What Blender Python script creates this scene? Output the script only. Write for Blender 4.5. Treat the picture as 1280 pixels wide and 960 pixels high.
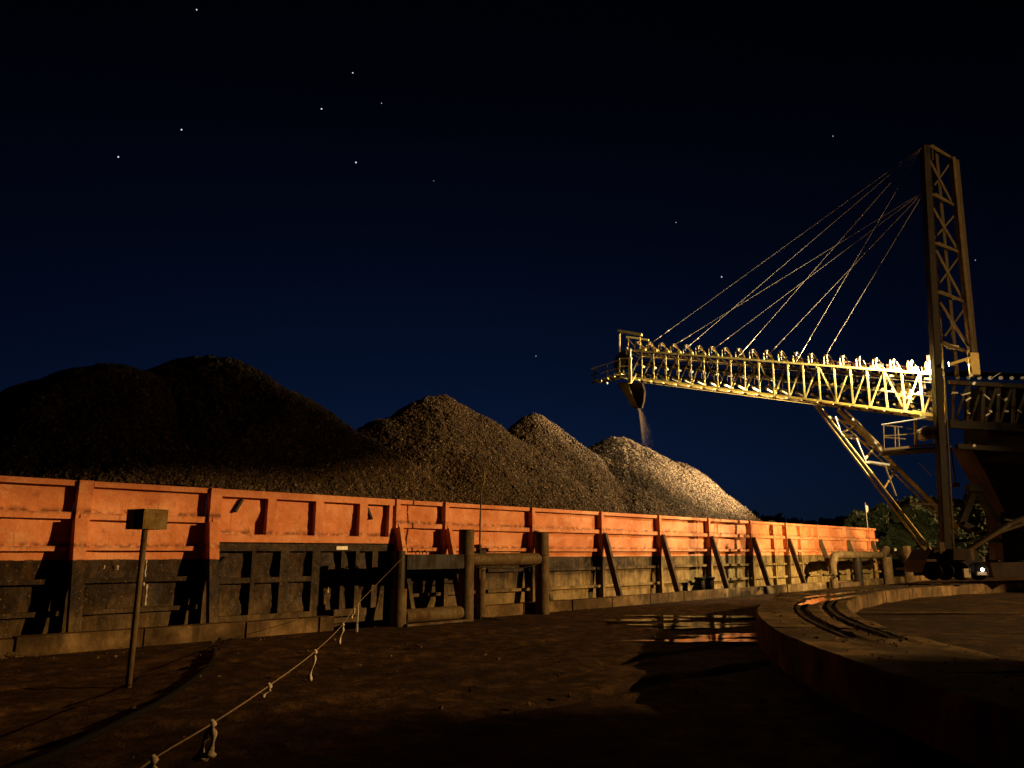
import bpy, bmesh, math, random
import numpy as np
from mathutils import Vector, Matrix, noise
random.seed(7); rng = np.random.default_rng(7)
for o in list(bpy.data.objects): bpy.data.objects.remove(o)
S = bpy.context.scene
COL = S.collection
# ------------------------------------------------------------------ camera
F = 950.0; PITCH = math.atan(210 / F); H = 1.6
cam = bpy.data.cameras.new('camera'); co = bpy.data.objects.new('camera', cam); COL.objects.link(co)
cam.sensor_width = 36; cam.lens = F / 1280 * 36; cam.clip_end = 3000; cam.clip_start = .05
co.location = (0, 0, H); co.rotation_euler = (math.pi / 2 + PITCH, 0, 0); S.camera = co
S.view_settings.view_transform = 'Standard'; S.view_settings.look = 'None'; S.view_settings.exposure = 0
# ------------------------------------------------------------------ night sky
W = bpy.data.worlds.new('World'); S.world = W; W.use_nodes = True
nt = W.node_tree; nt.nodes.clear()
out = nt.nodes.new('ShaderNodeOutputWorld'); bg = nt.nodes.new('ShaderNodeBackground')
tc = nt.nodes.new('ShaderNodeTexCoord'); sp = nt.nodes.new('ShaderNodeSeparateXYZ'); rp = nt.nodes.new('ShaderNodeValToRGB')
nt.links.new(tc.outputs['Generated'], sp.inputs[0]); nt.links.new(sp.outputs['Z'], rp.inputs[0])
cr = rp.color_ramp
cr.elements[0].position = 0; cr.elements[0].color = (.0048, .0100, .0260, 1)
cr.elements[1].position = .85; cr.elements[1].color = (.0004, .0006, .0014, 1)
for p_, c_ in ((.09, (.0030, .0092, .0320, 1)), (.24, (.0014, .0050, .0200, 1)), (.38, (.0009, .0029, .0110, 1)), (.55, (.0005, .0012, .0044, 1))):
    e = cr.elements.new(p_); e.color = c_
# the sky is a little deeper to the sides than straight ahead (azimuth)
ax = nt.nodes.new('ShaderNodeMapRange'); ax.inputs[1].default_value = -1.0; ax.inputs[2].default_value = 1.0
dt = nt.nodes.new('ShaderNodeVectorMath'); dt.operation = 'DOT_PRODUCT'; dt.inputs[1].default_value = (-.10, .995, 0)
nt.links.new(tc.outputs['Generated'], dt.inputs[0]); nt.links.new(dt.outputs['Value'], ax.inputs[0])
ax.inputs[3].default_value = .1; ax.inputs[4].default_value = 1.0
pw = nt.nodes.new('ShaderNodeMath'); pw.operation = 'POWER'; pw.inputs[1].default_value = 7.5
nt.links.new(ax.outputs[0], pw.inputs[0])
nt.links.new(rp.outputs[0], bg.inputs[0]); nt.links.new(pw.outputs[0], bg.inputs[1]); nt.links.new(bg.outputs[0], out.inputs[0])

# ------------------------------------------------------------------ geometry of the picture
CP, SP = math.cos(PITCH), math.sin(PITCH)
def ray(x, y):
    v = (x - 640, F, 480 - y)
    return Vector((v[0], v[1] * CP - v[2] * SP, v[1] * SP + v[2] * CP))
def at(x, y, Y):
    r = ray(x, y); return Vector((0, 0, H)) + r * (Y / r.y)
def onz(x, y, z=0.0):
    r = ray(x, y); return Vector((0, 0, H)) + r * ((z - H) / r.z)
AZ = math.radians(44)
DV = Vector((math.sin(AZ), math.cos(AZ), 0)); NV = Vector((-math.cos(AZ), math.sin(AZ), 0))
def Q(t, D, z): return DV * t + NV * D + Vector((0, 0, z))      # quay frame: along, across, up
UP = Vector((0, 0, 1))

# ------------------------------------------------------------------ materials
MATS = {}
def base(name):
    m = bpy.data.materials.new(name); m.use_nodes = True
    n = m.node_tree.nodes; b = n['Principled BSDF']; MATS[name] = m
    return m, m.node_tree, b
def N(t, ty, **k):
    n = t.nodes.new(ty)
    for a, v in k.items():
        if a.startswith('i'): n.inputs[int(a[1:])].default_value = v
        else: setattr(n, a, v)
    return n
def noise_n(t, pos, scale, detail=6, rough=.6, mapping=None):
    n = N(t, 'ShaderNodeTexNoise'); n.inputs['Scale'].default_value = scale
    n.inputs['Detail'].default_value = detail; n.inputs['Roughness'].default_value = rough
    if mapping:
        mp = N(t, 'ShaderNodeMapping'); mp.inputs['Scale'].default_value = mapping
        t.links.new(pos, mp.inputs[0]); t.links.new(mp.outputs[0], n.inputs['Vector'])
    else: t.links.new(pos, n.inputs['Vector'])
    return n.outputs['Fac']
def ramp(t, src, stops):
    r = N(t, 'ShaderNodeValToRGB'); e = r.color_ramp.elements
    e[0].position, e[0].color = stops[0][0], (*stops[0][1], 1)
    e[1].position, e[1].color = stops[-1][0], (*stops[-1][1], 1)
    for p, c in stops[1:-1]:
        k = e.new(p); k.color = (*c, 1)
    t.links.new(src, r.inputs[0]); return r.outputs['Color']
def mix(t, fac, a, b):
    m = N(t, 'ShaderNodeMix', data_type='RGBA')
    for s, v in ((0, fac), (6, a), (7, b)):
        if hasattr(v, 'links'): t.links.new(v, m.inputs[s])
        elif s == 0: m.inputs[0].default_value = v
        else: m.inputs[s].default_value = (*v, 1)
    return m.outputs[2]
def math_n(t, op, a, b=None, clamp=False):
    m = N(t, 'ShaderNodeMath', operation=op); m.use_clamp = clamp
    for i, v in enumerate((a, b)):
        if v is None: continue
        if hasattr(v, 'links'): t.links.new(v, m.inputs[i])
        else: m.inputs[i].default_value = v
    return m.outputs[0]
def bump(t, b, src, strength=.4, dist=.02):
    n = N(t, 'ShaderNodeBump'); n.inputs['Strength'].default_value = strength; n.inputs['Distance'].default_value = dist
    t.links.new(src, n.inputs['Height']); t.links.new(n.outputs[0], b.inputs['Normal'])
def pos(t): return N(t, 'ShaderNodeNewGeometry').outputs['Position']

def rusty(name, c1, c2, lo=.5, hi=.62, scale=2.2, rough=(.5, .85), bs=.3, metal=0.0):
    m, t, b = base(name); p = pos(t)
    n1 = noise_n(t, p, scale, 8, .65); n2 = noise_n(t, p, scale * 6, 5, .6)
    n3 = noise_n(t, p, scale * .9, 5, .7, (6, 6, .7))
    f = math_n(t, 'ADD', math_n(t, 'MULTIPLY', n1, .6), math_n(t, 'MULTIPLY', n3, .4))
    fr = ramp(t, f, [(lo, (0, 0, 0)), (hi, (1, 1, 1))])
    v = ramp(t, n2, [(.3, (.72,) * 3), (.7, (1.15,) * 3)])
    c = mix(t, fr, c1, c2)
    mm = N(t, 'ShaderNodeMix', data_type='RGBA', blend_type='MULTIPLY'); mm.inputs[0].default_value = 1
    t.links.new(c, mm.inputs[6]); t.links.new(v, mm.inputs[7]); t.links.new(mm.outputs[2], b.inputs['Base Color'])
    rr = ramp(t, f, [(lo, (rough[0],) * 3), (hi, (rough[1],) * 3)]); t.links.new(rr, b.inputs['Roughness'])
    b.inputs['Metallic'].default_value = metal; b.inputs['Specular IOR Level'].default_value = .5 if max(c1) > .2 else .12
    bump(t, b, math_n(t, 'ADD', n2, math_n(t, 'MULTIPLY', fr, .4)), bs, .01)
    return m
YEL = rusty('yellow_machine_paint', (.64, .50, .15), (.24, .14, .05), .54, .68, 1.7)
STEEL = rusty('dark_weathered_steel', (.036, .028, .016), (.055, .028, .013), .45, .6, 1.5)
BLACK = rusty('black_greasy_steel', (.008, .006, .004), (.020, .011, .006), .45, .62, 2.0)
PIPE = rusty('pipe_rusty_brown_steel', (.125, .092, .045), (.065, .033, .013), .42, .62, 2.6, (.6, .9), .5)
PALE = rusty('pale_galvanised_steel', (.45, .40, .31), (.26, .15, .08), .55, .68, 3.0)
BELT = rusty('belt_cover_sheet', (.26, .11, .07), (.15, .07, .04), .4, .65, 1.5)
BRACE = rusty('brace_dirty_steel', (.10, .07, .035), (.05, .027, .013), .42, .6, 2.4)
BOXM = rusty('box_olive_brown_sheet', (.16, .105, .022), (.09, .05, .012), .42, .62, 7.0)
HOPPER = rusty('hopper_brown_steel', (.026, .011, .005), (.016, .008, .004), .4, .6, .8)

# barge coaming: orange above, dark boot-topping below, dust creeping up along the far half
def coaming_mat(name, zline, ragged=.05, frame=0.0):
    m, t, b = base(name); p = pos(t)
    s = N(t, 'ShaderNodeSeparateXYZ'); t.links.new(p, s.inputs[0]); z = s.outputs['Z']
    big = noise_n(t, p, .9, 6, .6); fine = noise_n(t, p, 7, 6, .65); streak = math_n(t, 'ADD', math_n(t, 'MULTIPLY', noise_n(t, p, 2.6, 9, .75, (2.6, 2.6, .34)), .55), math_n(t, 'MULTIPLY', noise_n(t, p, 2.2, 8, .7), .45))
    speck = noise_n(t, p, 26, 3, .5)
    d = N(t, 'ShaderNodeVectorMath', operation='DOT_PRODUCT'); d.inputs[1].default_value = DV
    t.links.new(p, d.inputs[0]); along = d.outputs['Value']
    tt = N(t, 'ShaderNodeMapRange'); tt.inputs[1].default_value = 11; tt.inputs[2].default_value = 27; t.links.new(along, tt.inputs[0]); al = tt.outputs[0]
    # orange with fading, scuffs and runs of rust
    o = ramp(t, big, [(.34, (.46, .150, .055)), (.5, (.58, .215, .088)), (.64, (.68, .31, .16))])
    blot = noise_n(t, p, 2.6, 8, .75, (1, 1, 1.6))
    o = mix(t, ramp(t, blot, [(.54, (0,) * 3), (.64, (.55,) * 3)]), o, (.68, .36, .20))
    o = mix(t, ramp(t, blot, [(.30, (.75,) * 3), (.41, (0,) * 3)]), o, (.30, .085, .028))
    run = noise_n(t, p, 9, 4, .6, (1.3, 1.3, .06))
    o = mix(t, math_n(t, 'MULTIPLY', ramp(t, run, [(.60, (0,) * 3), (.70, (.7,) * 3)]), ramp(t, big, [(.4, (0,) * 3), (.6, (1,) * 3)])), o, (.25, .07, .03))
    scr = noise_n(t, p, 16, 3, .5, (.5, .5, 3))
    o = mix(t, ramp(t, scr, [(.71, (0,) * 3), (.74, (.8,) * 3)]), o, (.70, .42, .26))
    o = mix(t, ramp(t, math_n(t, 'MULTIPLY', streak, fine), [(.30, (0,) * 3), (.42, (.75,) * 3)]), o, (.22, .07, .035))
    o = mix(t, ramp(t, speck, [(.70, (0,) * 3), (.76, (.6,) * 3)]), o, (.10, .035, .02))
    # darker broken line just above the rails (given heights)
    for zr in (1.70, 2.30) if not frame else (1.98,):
        g = math_n(t, 'SUBTRACT', z, zr); g = math_n(t, 'ABSOLUTE', math_n(t, 'SUBTRACT', g, .02))
        g = math_n(t, 'MULTIPLY', g, 14); g = math_n(t, 'SUBTRACT', 1.0, g, True)
        g = math_n(t, 'MULTIPLY', g, ramp(t, fine, [(.42, (0,) * 3), (.56, (.8,) * 3)]))
        o = mix(t, g, o, (.07, .03, .018))
    # below the paint line
    dark = ramp(t, streak, [(.38, (.006, .0027, .0008)), (.5, (.018, .0085, .0027)), (.62, (.060, .031, .010))])
    pale = ramp(t, streak, [(.34, (.05, .033, .012)), (.5, (.22, .150, .058)), (.66, (.40, .285, .12))])
    zz = N(t, 'ShaderNodeMapRange'); zz.inputs[1].default_value = 1.15; zz.inputs[2].default_value = .30; t.links.new(z, zz.inputs[0])
    f = math_n(t, 'ADD', math_n(t, 'MULTIPLY', al, .66), math_n(t, 'MULTIPLY', zz.outputs[0], .85))
    f = math_n(t, 'ADD', f, math_n(t, 'MULTIPLY', math_n(t, 'SUBTRACT', streak, .5), 1.1))
    f = math_n(t, 'MULTIPLY', ramp(t, f, [(.34, (0,) * 3), (.92, (1,) * 3)]), math_n(t, 'ADD', .25, math_n(t, 'MULTIPLY', al, 1.6), True))
    low = mix(t, f, dark, pale)
    low = mix(t, ramp(t, speck, [(.655, (0,) * 3), (.70, (.9,) * 3)]), low, (.16, .12, .07))
    edge = math_n(t, 'ADD', zline - ragged / 2, math_n(t, 'MULTIPLY', math_n(t, 'SUBTRACT', streak, .42), ragged * 2.2))
    e = math_n(t, 'MULTIPLY', math_n(t, 'SUBTRACT', z, edge), 60, True)
    c = mix(t, e, low, o); t.links.new(c, b.inputs['Base Color'])
    t.links.new(ramp(t, fine, [(.3, (.42,) * 3), (.7, (.7,) * 3)]), b.inputs['Roughness'])
    b.inputs['Specular IOR Level'].default_value = .12
    bump(t, b, math_n(t, 'ADD', fine, math_n(t, 'MULTIPLY', big, 2.0)), .6, .03)
    return m
COAM = coaming_mat('barge_orange_over_black_paint', 1.47)
GATE = coaming_mat('barge_gate_orange_over_black_paint', 1.78, .02, 1.0)

m, t, b = base('gravel'); p = pos(t)
n1 = noise_n(t, p, 9, 4, .7); v = N(t, 'ShaderNodeTexVoronoi'); v.inputs['Scale'].default_value = 8.5; t.links.new(p, v.inputs['Vector'])
n0 = noise_n(t, p, .45, 4, .5)
c = ramp(t, n1, [(.3, (.04, .029, .019)), (.55, (.083, .060, .039)), (.75, (.135, .10, .065))])
cc = N(t, 'ShaderNodeMix', data_type='RGBA', blend_type='MULTIPLY'); cc.inputs[0].default_value = .75
t.links.new(c, cc.inputs[6]); sv = N(t, 'ShaderNodeSeparateColor'); t.links.new(v.outputs['Color'], sv.inputs[0])
g = ramp(t, sv.outputs[0], [(0, (.45,) * 3), (1, (1.35,) * 3)]); t.links.new(g, cc.inputs[7])
c2 = mix(t, ramp(t, n0, [(.42, (0,) * 3), (.62, (.5,) * 3)]), cc.outputs[2], (.07, .052, .034))
t.links.new(c2, b.inputs['Base Color']); b.inputs['Roughness'].default_value = .95; b.inputs['Specular IOR Level'].default_value = .08
bump(t, b, math_n(t, 'ADD', math_n(t, 'MULTIPLY', v.outputs['Distance'], -1.2), n1), .7, .04)
GRAVEL = m
m, t, b = base('stone'); p = pos(t)
oi = N(t, 'ShaderNodeNewGeometry').outputs['Random Per Island']
c = ramp(t, oi, [(0, (.04, .028, .018)), (.6, (.095, .067, .043)), (.96, (.15, .107, .068)), (1, (.24, .18, .115))]); t.links.new(c, b.inputs['Base Color'])
b.inputs['Roughness'].default_value = .95; b.inputs['Specular IOR Level'].default_value = .08; bump(t, b, noise_n(t, p, 40, 3, .6), .5, .01)
STONE = m

# quay ground: compacted dark dirt, damp patches, ruts
m, t, b = base('quay_dirt'); p = pos(t)
n1 = noise_n(t, p, .35, 6, .6); n2 = noise_n(t, p, 3.2, 8, .7); n3 = noise_n(t, p, 22, 4, .6)
n4 = noise_n(t, p, .8, 6, .6, (1, .35, 1))
c = ramp(t, n2, [(.36, (.014, .0066, .0019)), (.5, (.036, .018, .0058)), (.64, (.10, .052, .018))])
wet = ramp(t, n1, [(.44, (0,) * 3), (.60, (1,) * 3)])
c = mix(t, math_n(t, 'MULTIPLY', wet, .5), c, (.010, .0055, .002)); c = mix(t, ramp(t, n4, [(.60, (0,) * 3), (.70, (.6,) * 3)]), c, (.12, .065, .026))
t.links.new(c, b.inputs['Base Color'])
t.links.new(ramp(t, math_n(t, 'ADD', math_n(t, 'MULTIPLY', n1, .6), math_n(t, 'MULTIPLY', n2, .4)), [(.45, (.9,) * 3), (.62, (.75,) * 3)]), b.inputs['Roughness'])
b.inputs['Specular IOR Level'].default_value = .12
bump(t, b, math_n(t, 'ADD', n2, math_n(t, 'MULTIPLY', n3, .35)), .75, .05)
DIRT = m
m, t, b = base('concrete_worn'); p = pos(t)
n1 = noise_n(t, p, 1.1, 8, .65); n2 = noise_n(t, p, 14, 5, .6); n3 = noise_n(t, p, 2.2, 5, .6, (2, 2, .3))
c = ramp(t, n1, [(.34, (.030, .017, .006)), (.5, (.095, .060, .025)), (.64, (.22, .145, .066))])
c = mix(t, ramp(t, n3, [(.5, (0,) * 3), (.66, (.7,) * 3)]), c, (.025, .015, .006)); t.links.new(c, b.inputs['Base Color'])
b.inputs['Roughness'].default_value = .82; b.inputs['Specular IOR Level'].default_value = .15; bump(t, b, math_n(t, 'ADD', n2, math_n(t, 'MULTIPLY', n1, 2.)), .5, .03)
CONC = m
m, t, b = base('puddle_water'); p = pos(t)
b.inputs['Base Color'].default_value = (.012, .009, .006, 1); b.inputs['Specular IOR Level'].default_value = 1.0; b.inputs['IOR'].default_value = 2.2
n1 = noise_n(t, p, 3.0, 5, .65); t.links.new(ramp(t, n1, [(.50, (.02,) * 3), (.66, (.12,) * 3)]), b.inputs['Roughness'])
bump(t, b, noise_n(t, p, 2.5, 3, .5), .12, .03)
PUD = m
m, t, b = base('river_water'); b.inputs['Base Color'].default_value = (.004, .006, .01, 1); b.inputs['Roughness'].default_value = .12
bump(t, b, noise_n(t, pos(t), .8, 5, .6), .3, .1); RIVER = m
WET_SHEEN = rusty('painted_wet_sheen', (.20, .135, .065), (.06, .036, .015), .42, .56, 3.5)  # pale colour stands in for the sheen of lit wet streaks
def plain(name, col, rough=.6, metal=0, bs=.15):
    m, t, b = base(name); p = pos(t); n = noise_n(t, p, 12, 4, .6)
    c = ramp(t, n, [(.3, tuple(x * .75 for x in col)), (.7, tuple(min(1, x * 1.15) for x in col))]); t.links.new(c, b.inputs['Base Color'])
    b.inputs['Roughness'].default_value = rough; b.inputs['Metallic'].default_value = metal; bump(t, b, n, bs, .01); return m
RUBBER = plain('black_rubber', (.003, .0025, .002), .9)
RUBBER.node_tree.nodes['Principled BSDF'].inputs['Specular IOR Level'].default_value = .1; ROPE = plain('pale_rope', (.22, .155, .09), .9)
STRIP = plain('white_plastic_strip', (.62, .5, .36), .6); WHITE = plain('white_paint', (.75, .72, .65), .5)
LEAF = plain('leaf', (.04, .058, .026), .8); LEAF2 = plain('leaf_far', (.05, .07, .04), .8); BARK = plain('bark', (.06, .045, .03), .9)
CABLE = plain('wire_rope', (.24, .19, .13), .7); VOID = plain('box_interior', (.006, .006, .005), .9)
GLASSD = plain('lamp_housing', (.05, .05, .05), .5)
def emit(name, col, s):
    m, t, b = base(name); b.inputs['Base Color'].default_value = (*col, 1)
    b.inputs['Emission Color'].default_value = (*col, 1); b.inputs['Emission Strength'].default_value = s; return m
LENS = emit('lit_lamp_lens', (1, .86, .55), 40); LENS2 = emit('small_lamp_lens', (1, .95, .85), 8); STAR = emit('starlight', (.85, .9, 1), 1.0)

# ------------------------------------------------------------------ builders
WM = {}
def setp(o, parent, M):
    COL.objects.link(o); WM[o.name] = M
    if parent is not None:
        o.parent = parent; o.matrix_parent_inverse = WM[parent.name].inverted()
    o.matrix_basis = M
    return o
def root(name, loc, label, cat, group=None):
    o = bpy.data.objects.new(name, None); setp(o, None, Matrix.Translation(loc)); o.empty_display_size = .3
    o['label'] = label; o['category'] = cat
    if group: o['group'] = group
    return o
def tag(o, label=None, cat=None, group=None, kind=None):
    for k, v in (('label', label), ('category', cat), ('group', group), ('kind', kind)):
        if v: o[k] = v
    return o
_cube = {}; _cyl = {}
def cube_mesh(mat):
    if mat.name not in _cube:
        bm = bmesh.new(); bmesh.ops.create_cube(bm, size=1)
        me = bpy.data.meshes.new('bar_' + mat.name); bm.to_mesh(me); bm.free(); me.materials.append(mat); _cube[mat.name] = me
    return _cube[mat.name]
def cyl_mesh(mat, seg=20):
    k = (mat.name, seg)
    if k not in _cyl:
        bm = bmesh.new(); bmesh.ops.create_cone(bm, cap_ends=True, segments=seg, radius1=1, radius2=1, depth=1)
        for f in bm.faces: f.smooth = len(f.verts) == 4
        me = bpy.data.meshes.new('rod_' + mat.name); bm.to_mesh(me); bm.free(); me.materials.append(mat); _cyl[k] = me
    return _cyl[k]
def frame(a, b, up=UP):
    x = (b - a); L = x.length; x = x / L
    u = up - x * up.dot(x)
    if u.length < 1e-4: u = Vector((1, 0, 0)) - x * x.x
    u.normalize(); y = u.cross(x)
    R = Matrix((x, y, u)).transposed().to_4x4(); R.translation = (a + b) / 2
    return R, L
def bar(name, a, b, w, h, mat, parent=None, up=UP):
    """box beam from a to b: w across, h along 'up'"""
    a, b = Vector(a), Vector(b); R, L = frame(a, b, up)
    o = bpy.data.objects.new(name, cube_mesh(mat)); return setp(o, parent, R @ Matrix.Diagonal((L, w, h, 1)))
def rod(name, a, b, r, mat, parent=None, seg=20):
    a, b = Vector(a), Vector(b); R, L = frame(a, b)
    o = bpy.data.objects.new(name, cyl_mesh(mat, seg))
    return setp(o, parent, R @ Matrix.Rotation(math.pi / 2, 4, 'Y') @ Matrix.Diagonal((r, r, L, 1)))
def meshobj(name, verts, faces, mat, parent=None, smooth=False, M=None):
    me = bpy.data.meshes.new(name); me.from_pydata([tuple(v) for v in verts], [], faces); me.materials.append(mat)
    if smooth: me.polygons.foreach_set('use_smooth', [True] * len(me.polygons))
    me.update(); o = bpy.data.objects.new(name, me); return setp(o, parent, M or Matrix.Identity(4))
def npmesh(name, V, Fc, mat, smooth=False):
    me = bpy.data.meshes.new(name); nv, (nf, k) = len(V), Fc.shape
    me.vertices.add(nv); me.vertices.foreach_set('co', V.astype(np.float32).ravel())
    me.loops.add(nf * k); me.loops.foreach_set('vertex_index', Fc.astype(np.int32).ravel())
    me.polygons.add(nf); me.polygons.foreach_set('loop_start', np.arange(0, nf * k, k, dtype=np.int32))
    me.polygons.foreach_set('use_smooth', np.full(nf, smooth)); me.update(calc_edges=True); me.materials.append(mat); return me
def npobj(name, V, Fc, mat, parent=None, smooth=False):
    return setp(bpy.data.objects.new(name, npmesh(name, V, Fc, mat, smooth)), parent, Matrix.Identity(4))
def tube_mesh(name, pts, r, mat, seg=10):
    pts = [Vector(p) for p in pts]; V = []; Fc = []
    for i, p in enumerate(pts):
        d = (pts[min(i + 1, len(pts) - 1)] - pts[max(i - 1, 0)]).normalized()
        u = UP - d * d.z
        if u.length < 1e-3: u = Vector((0, 1, 0)) - d * d.y
        u.normalize(); s = d.cross(u); rr = r[i] if isinstance(r, (list, tuple)) else r
        for k in range(seg):
            a = 2 * math.pi * k / seg; V.append(p + (u * math.cos(a) + s * math.sin(a)) * rr)
    for i in range(len(pts) - 1):
        for k in range(seg):
            k2 = (k + 1) % seg; Fc.append((i * seg + k, i * seg + k2, (i + 1) * seg + k2, (i + 1) * seg + k))
    Fc.append(tuple(range(seg))[::-1]); Fc.append(tuple((len(pts) - 1) * seg + k for k in range(seg)))
    return V, Fc
def tube(name, pts, r, mat, parent=None, seg=10):
    V, Fc = tube_mesh(name, pts, r, mat, seg); return meshobj(name, V, Fc, mat, parent, True)
def smooth_path(pts, n=8):
    pts = [Vector(p) for p in pts]; P = [pts[0]] + pts + [pts[-1]]; o = []
    for i in range(1, len(P) - 2):
        for k in range(n):
            s = k / n; p0, p1, p2, p3 = P[i - 1:i + 3]
            o.append(.5 * ((2 * p1) + (p2 - p0) * s + (2 * p0 - 5 * p1 + 4 * p2 - p3) * s * s + (3 * p1 - p0 - 3 * p2 + p3) * s ** 3))
    return o + [pts[-1]]
def nz(x, y, z=0.0, s=1.0, o=3): return noise.fractal(Vector((x * s, y * s, z * s)), 1.0, 2.0, o)

# ------------------------------------------------------------------ setting: ground, water
def sheet(name, T, Dd, zf, mat, kind='structure'):
    V = []; Fc = []; n = len(Dd)
    for t_ in T:
        for d_ in Dd: q = Q(t_, d_, 0); V.append((q.x, q.y, zf(q.x, q.y, t_, d_)))
    for i in range(len(T) - 1):
        for j in range(n - 1): Fc.append((i * n + j, i * n + j + 1, (i + 1) * n + j + 1, (i + 1) * n + j))
    o = meshobj(name, V, Fc, mat, None, True); return tag(o, kind=kind)
def gz(x, y, t_, d_):
    if d_ > 14.19: return 0.0 if d_ < 14.3 else -1.9
    z = .035 * nz(x, y, 0, .35) + .020 * nz(x, y, 5, 1.6, 3) + .007 * nz(x, y, 7, 6, 2)
    for off, ph in ((9.2, 0), (10.9, 0), (5.6, 1.5), (7.2, 1.5)):      # wheel ruts, roughly along the quay
        e = d_ - off - .5 * math.sin(t_ * .17 + ph); z -= .045 * math.exp(-(e / .16) ** 2) - .020 * math.exp(-((abs(e) - .26) / .09) ** 2)
    z *= min(1, max(0, (14.2 - d_) / 1.5))
    return min(z, .03)
Ts = [-900, -300, -120, -60, -30, -16] + [x * .16 - 12 for x in range(0, 250)] + [28 + x * .5 for x in range(1, 40)] + [50, 56, 62, 80, 130, 300, 900]
Ds = [-900, -300, -120, -60, -35] + [x * .5 for x in range(-50, 2)] + [1 + x * .12 for x in range(0, 110)] + [14.2, 14.21, 14.5]
sheet('quay_ground', Ts, Ds, gz, DIRT)
# the bank beyond the quay's end
bank = sheet('river_bank', [56, 58, 62, 70, 85, 110, 150, 300, 900], [14.21, 16, 20, 26, 33, 45, 60, 90],
      lambda x, y, t_, d_: -1.9 if t_ < 57 or d_ > 85 else .25 + .5 * nz(x, y, 1, .12) , DIRT)
V = [(-1500, -900, -1.3), (2400, -900, -1.3), (2400, 2600, -1.3), (-1500, 2600, -1.3)]
# water lies only beyond the quay: one sheet bounded by the quay face
wv = [Q(-1600, 14.22, -1.3), Q(2400, 14.22, -1.3), Q(2400, 1600, -1.3), Q(-1600, 1600, -1.3)]
tag(meshobj('river', wv, [(0, 1, 2, 3)], RIVER), kind='structure')
# far bank, a low dark rise across the river
fb = [(px, 260) for px in range(-400, 900, 60)]
V = []; Fc = []
for i, (x_, d_) in enumerate(fb):
    for j, (dd, zz) in enumerate(((0, -1.5), (6, .3), (30, 1.5 + nz(x_, 0, 0, .01)), (200, 2.5))): V.append(Q(x_, d_ + dd, zz))
for i in range(len(fb) - 1):
    for j in range(3): Fc.append((i * 4 + j, i * 4 + j + 1, (i + 1) * 4 + j + 1, (i + 1) * 4 + j))
tag(meshobj('far_bank', V, Fc, DIRT, None, True), kind='structure')

# kerb along the quay edge, cast in lengths
kerb = root('quay_kerb', Q(0, 14.3, 0), 'long low concrete kerb along the quay edge below the orange barge wall', 'kerb')
t_ = -4.0; i = 0
while t_ < 56:
    L = 1.95 + random.uniform(-.12, .12); dz = random.uniform(-.015, .015); do = random.uniform(-.02, .02)
    if not (9.25 < t_ + 0 < 9.6):
        a = Q(t_, 14.34 + do, .13 + dz); bb = Q(t_ + L - .03, 14.34 + do, .13 + dz)
        bar('kerb_block', a, bb, .28, .32, CONC, kerb)
    t_ += L + .012
# dirty ledge behind the kerb
# ------------------------------------------------------------------ concrete ring track
CX, CY, RO, RI, ZR = 29.0, 7.5, 25.5, 23.75, .5
ring = setp(bpy.data.objects.new('concrete_ring_track', None), None, Matrix.Translation((CX, CY, 0))); ring['kind'] = 'structure'
def slab_mesh(var):
    r = random.Random(var); a0, a1 = math.radians(.02), math.radians(4.98); V = []; Fc = []; na = 18
    prof = [(RI, -.4), (RI, ZR - .03), (RI + .03, ZR)] + [(RI + .03 + (RO - RI - .06) * k / 16, ZR) for k in range(1, 16)] + [(RO - .03, ZR), (RO, ZR - .03), (RO, -.4)]
    for i in range(na + 1):
        a = a0 + (a1 - a0) * i / na
        for rad, z in prof:
            top = z == ZR
            q = rad * a; zz = z + (.014 * nz(rad, q, var * 7.3, 1.6) if top else 0)
            for rg in ((24.12, 24.72) if var < 6 else ()):
                if top and abs(rad - rg) < .1: zz -= .05 * (1 - i / na if var == 5 else 1)
            rr = rad + (.018 * nz(q, z * 3, var * 3.1, 3) if not top else 0)
            if z > .3 and not top: rr += .02 * nz(q, 9, var, 5)
            V.append((rr * math.cos(a), rr * math.sin(a), zz))
    n = len(prof)
    for i in range(na):
        for j in range(n - 1): Fc.append((i * n + j, (i + 1) * n + j, (i + 1) * n + j + 1, i * n + j + 1))
    Fc.append(tuple(range(n))); Fc.append(tuple(na * n + j for j in range(n))[::-1])
    me = bpy.data.meshes.new('slab'); me.from_pydata(V, [], Fc); me.materials.append(CONC); me.update(); return me
slabs = [slab_mesh(v) for v in range(6)]; worn = [slab_mesh(v) for v in range(6, 10)]
for k in range(12, 56):
    o = bpy.data.objects.new('slab', slabs[5 if k == 34 else k % 5] if k < 35 else worn[k % 4])
    setp(o, ring, Matrix.Translation((CX, CY, random.uniform(-.006, .006))) @ Matrix.Rotation(math.radians(5 * k), 4, 'Z'))
for rg in (24.12, 24.72):
    V = []; Fc = []; A0, A1, n = 60, 174.9, 150
    for i in range(n + 1):
        a = math.radians(A0 + (A1 - A0) * i / n)
        for dr, z in ((-.035, .40), (-.035, .505), (.035, .505), (.035, .40)): V.append((CX + (rg + dr) * math.cos(a), CY + (rg + dr) * math.sin(a), z + .002 * (rg > 24.5) - .05 * max(0, (A0 + (A1 - A0) * i / n - 171.5) / 3)))
    for i in range(n):
        for j in range(3): Fc.append((i * 4 + j, i * 4 + j + 1, i * 4 + j + 5, i * 4 + j + 4))
    meshobj('crane_rail', V, Fc, BLACK, ring)
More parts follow.
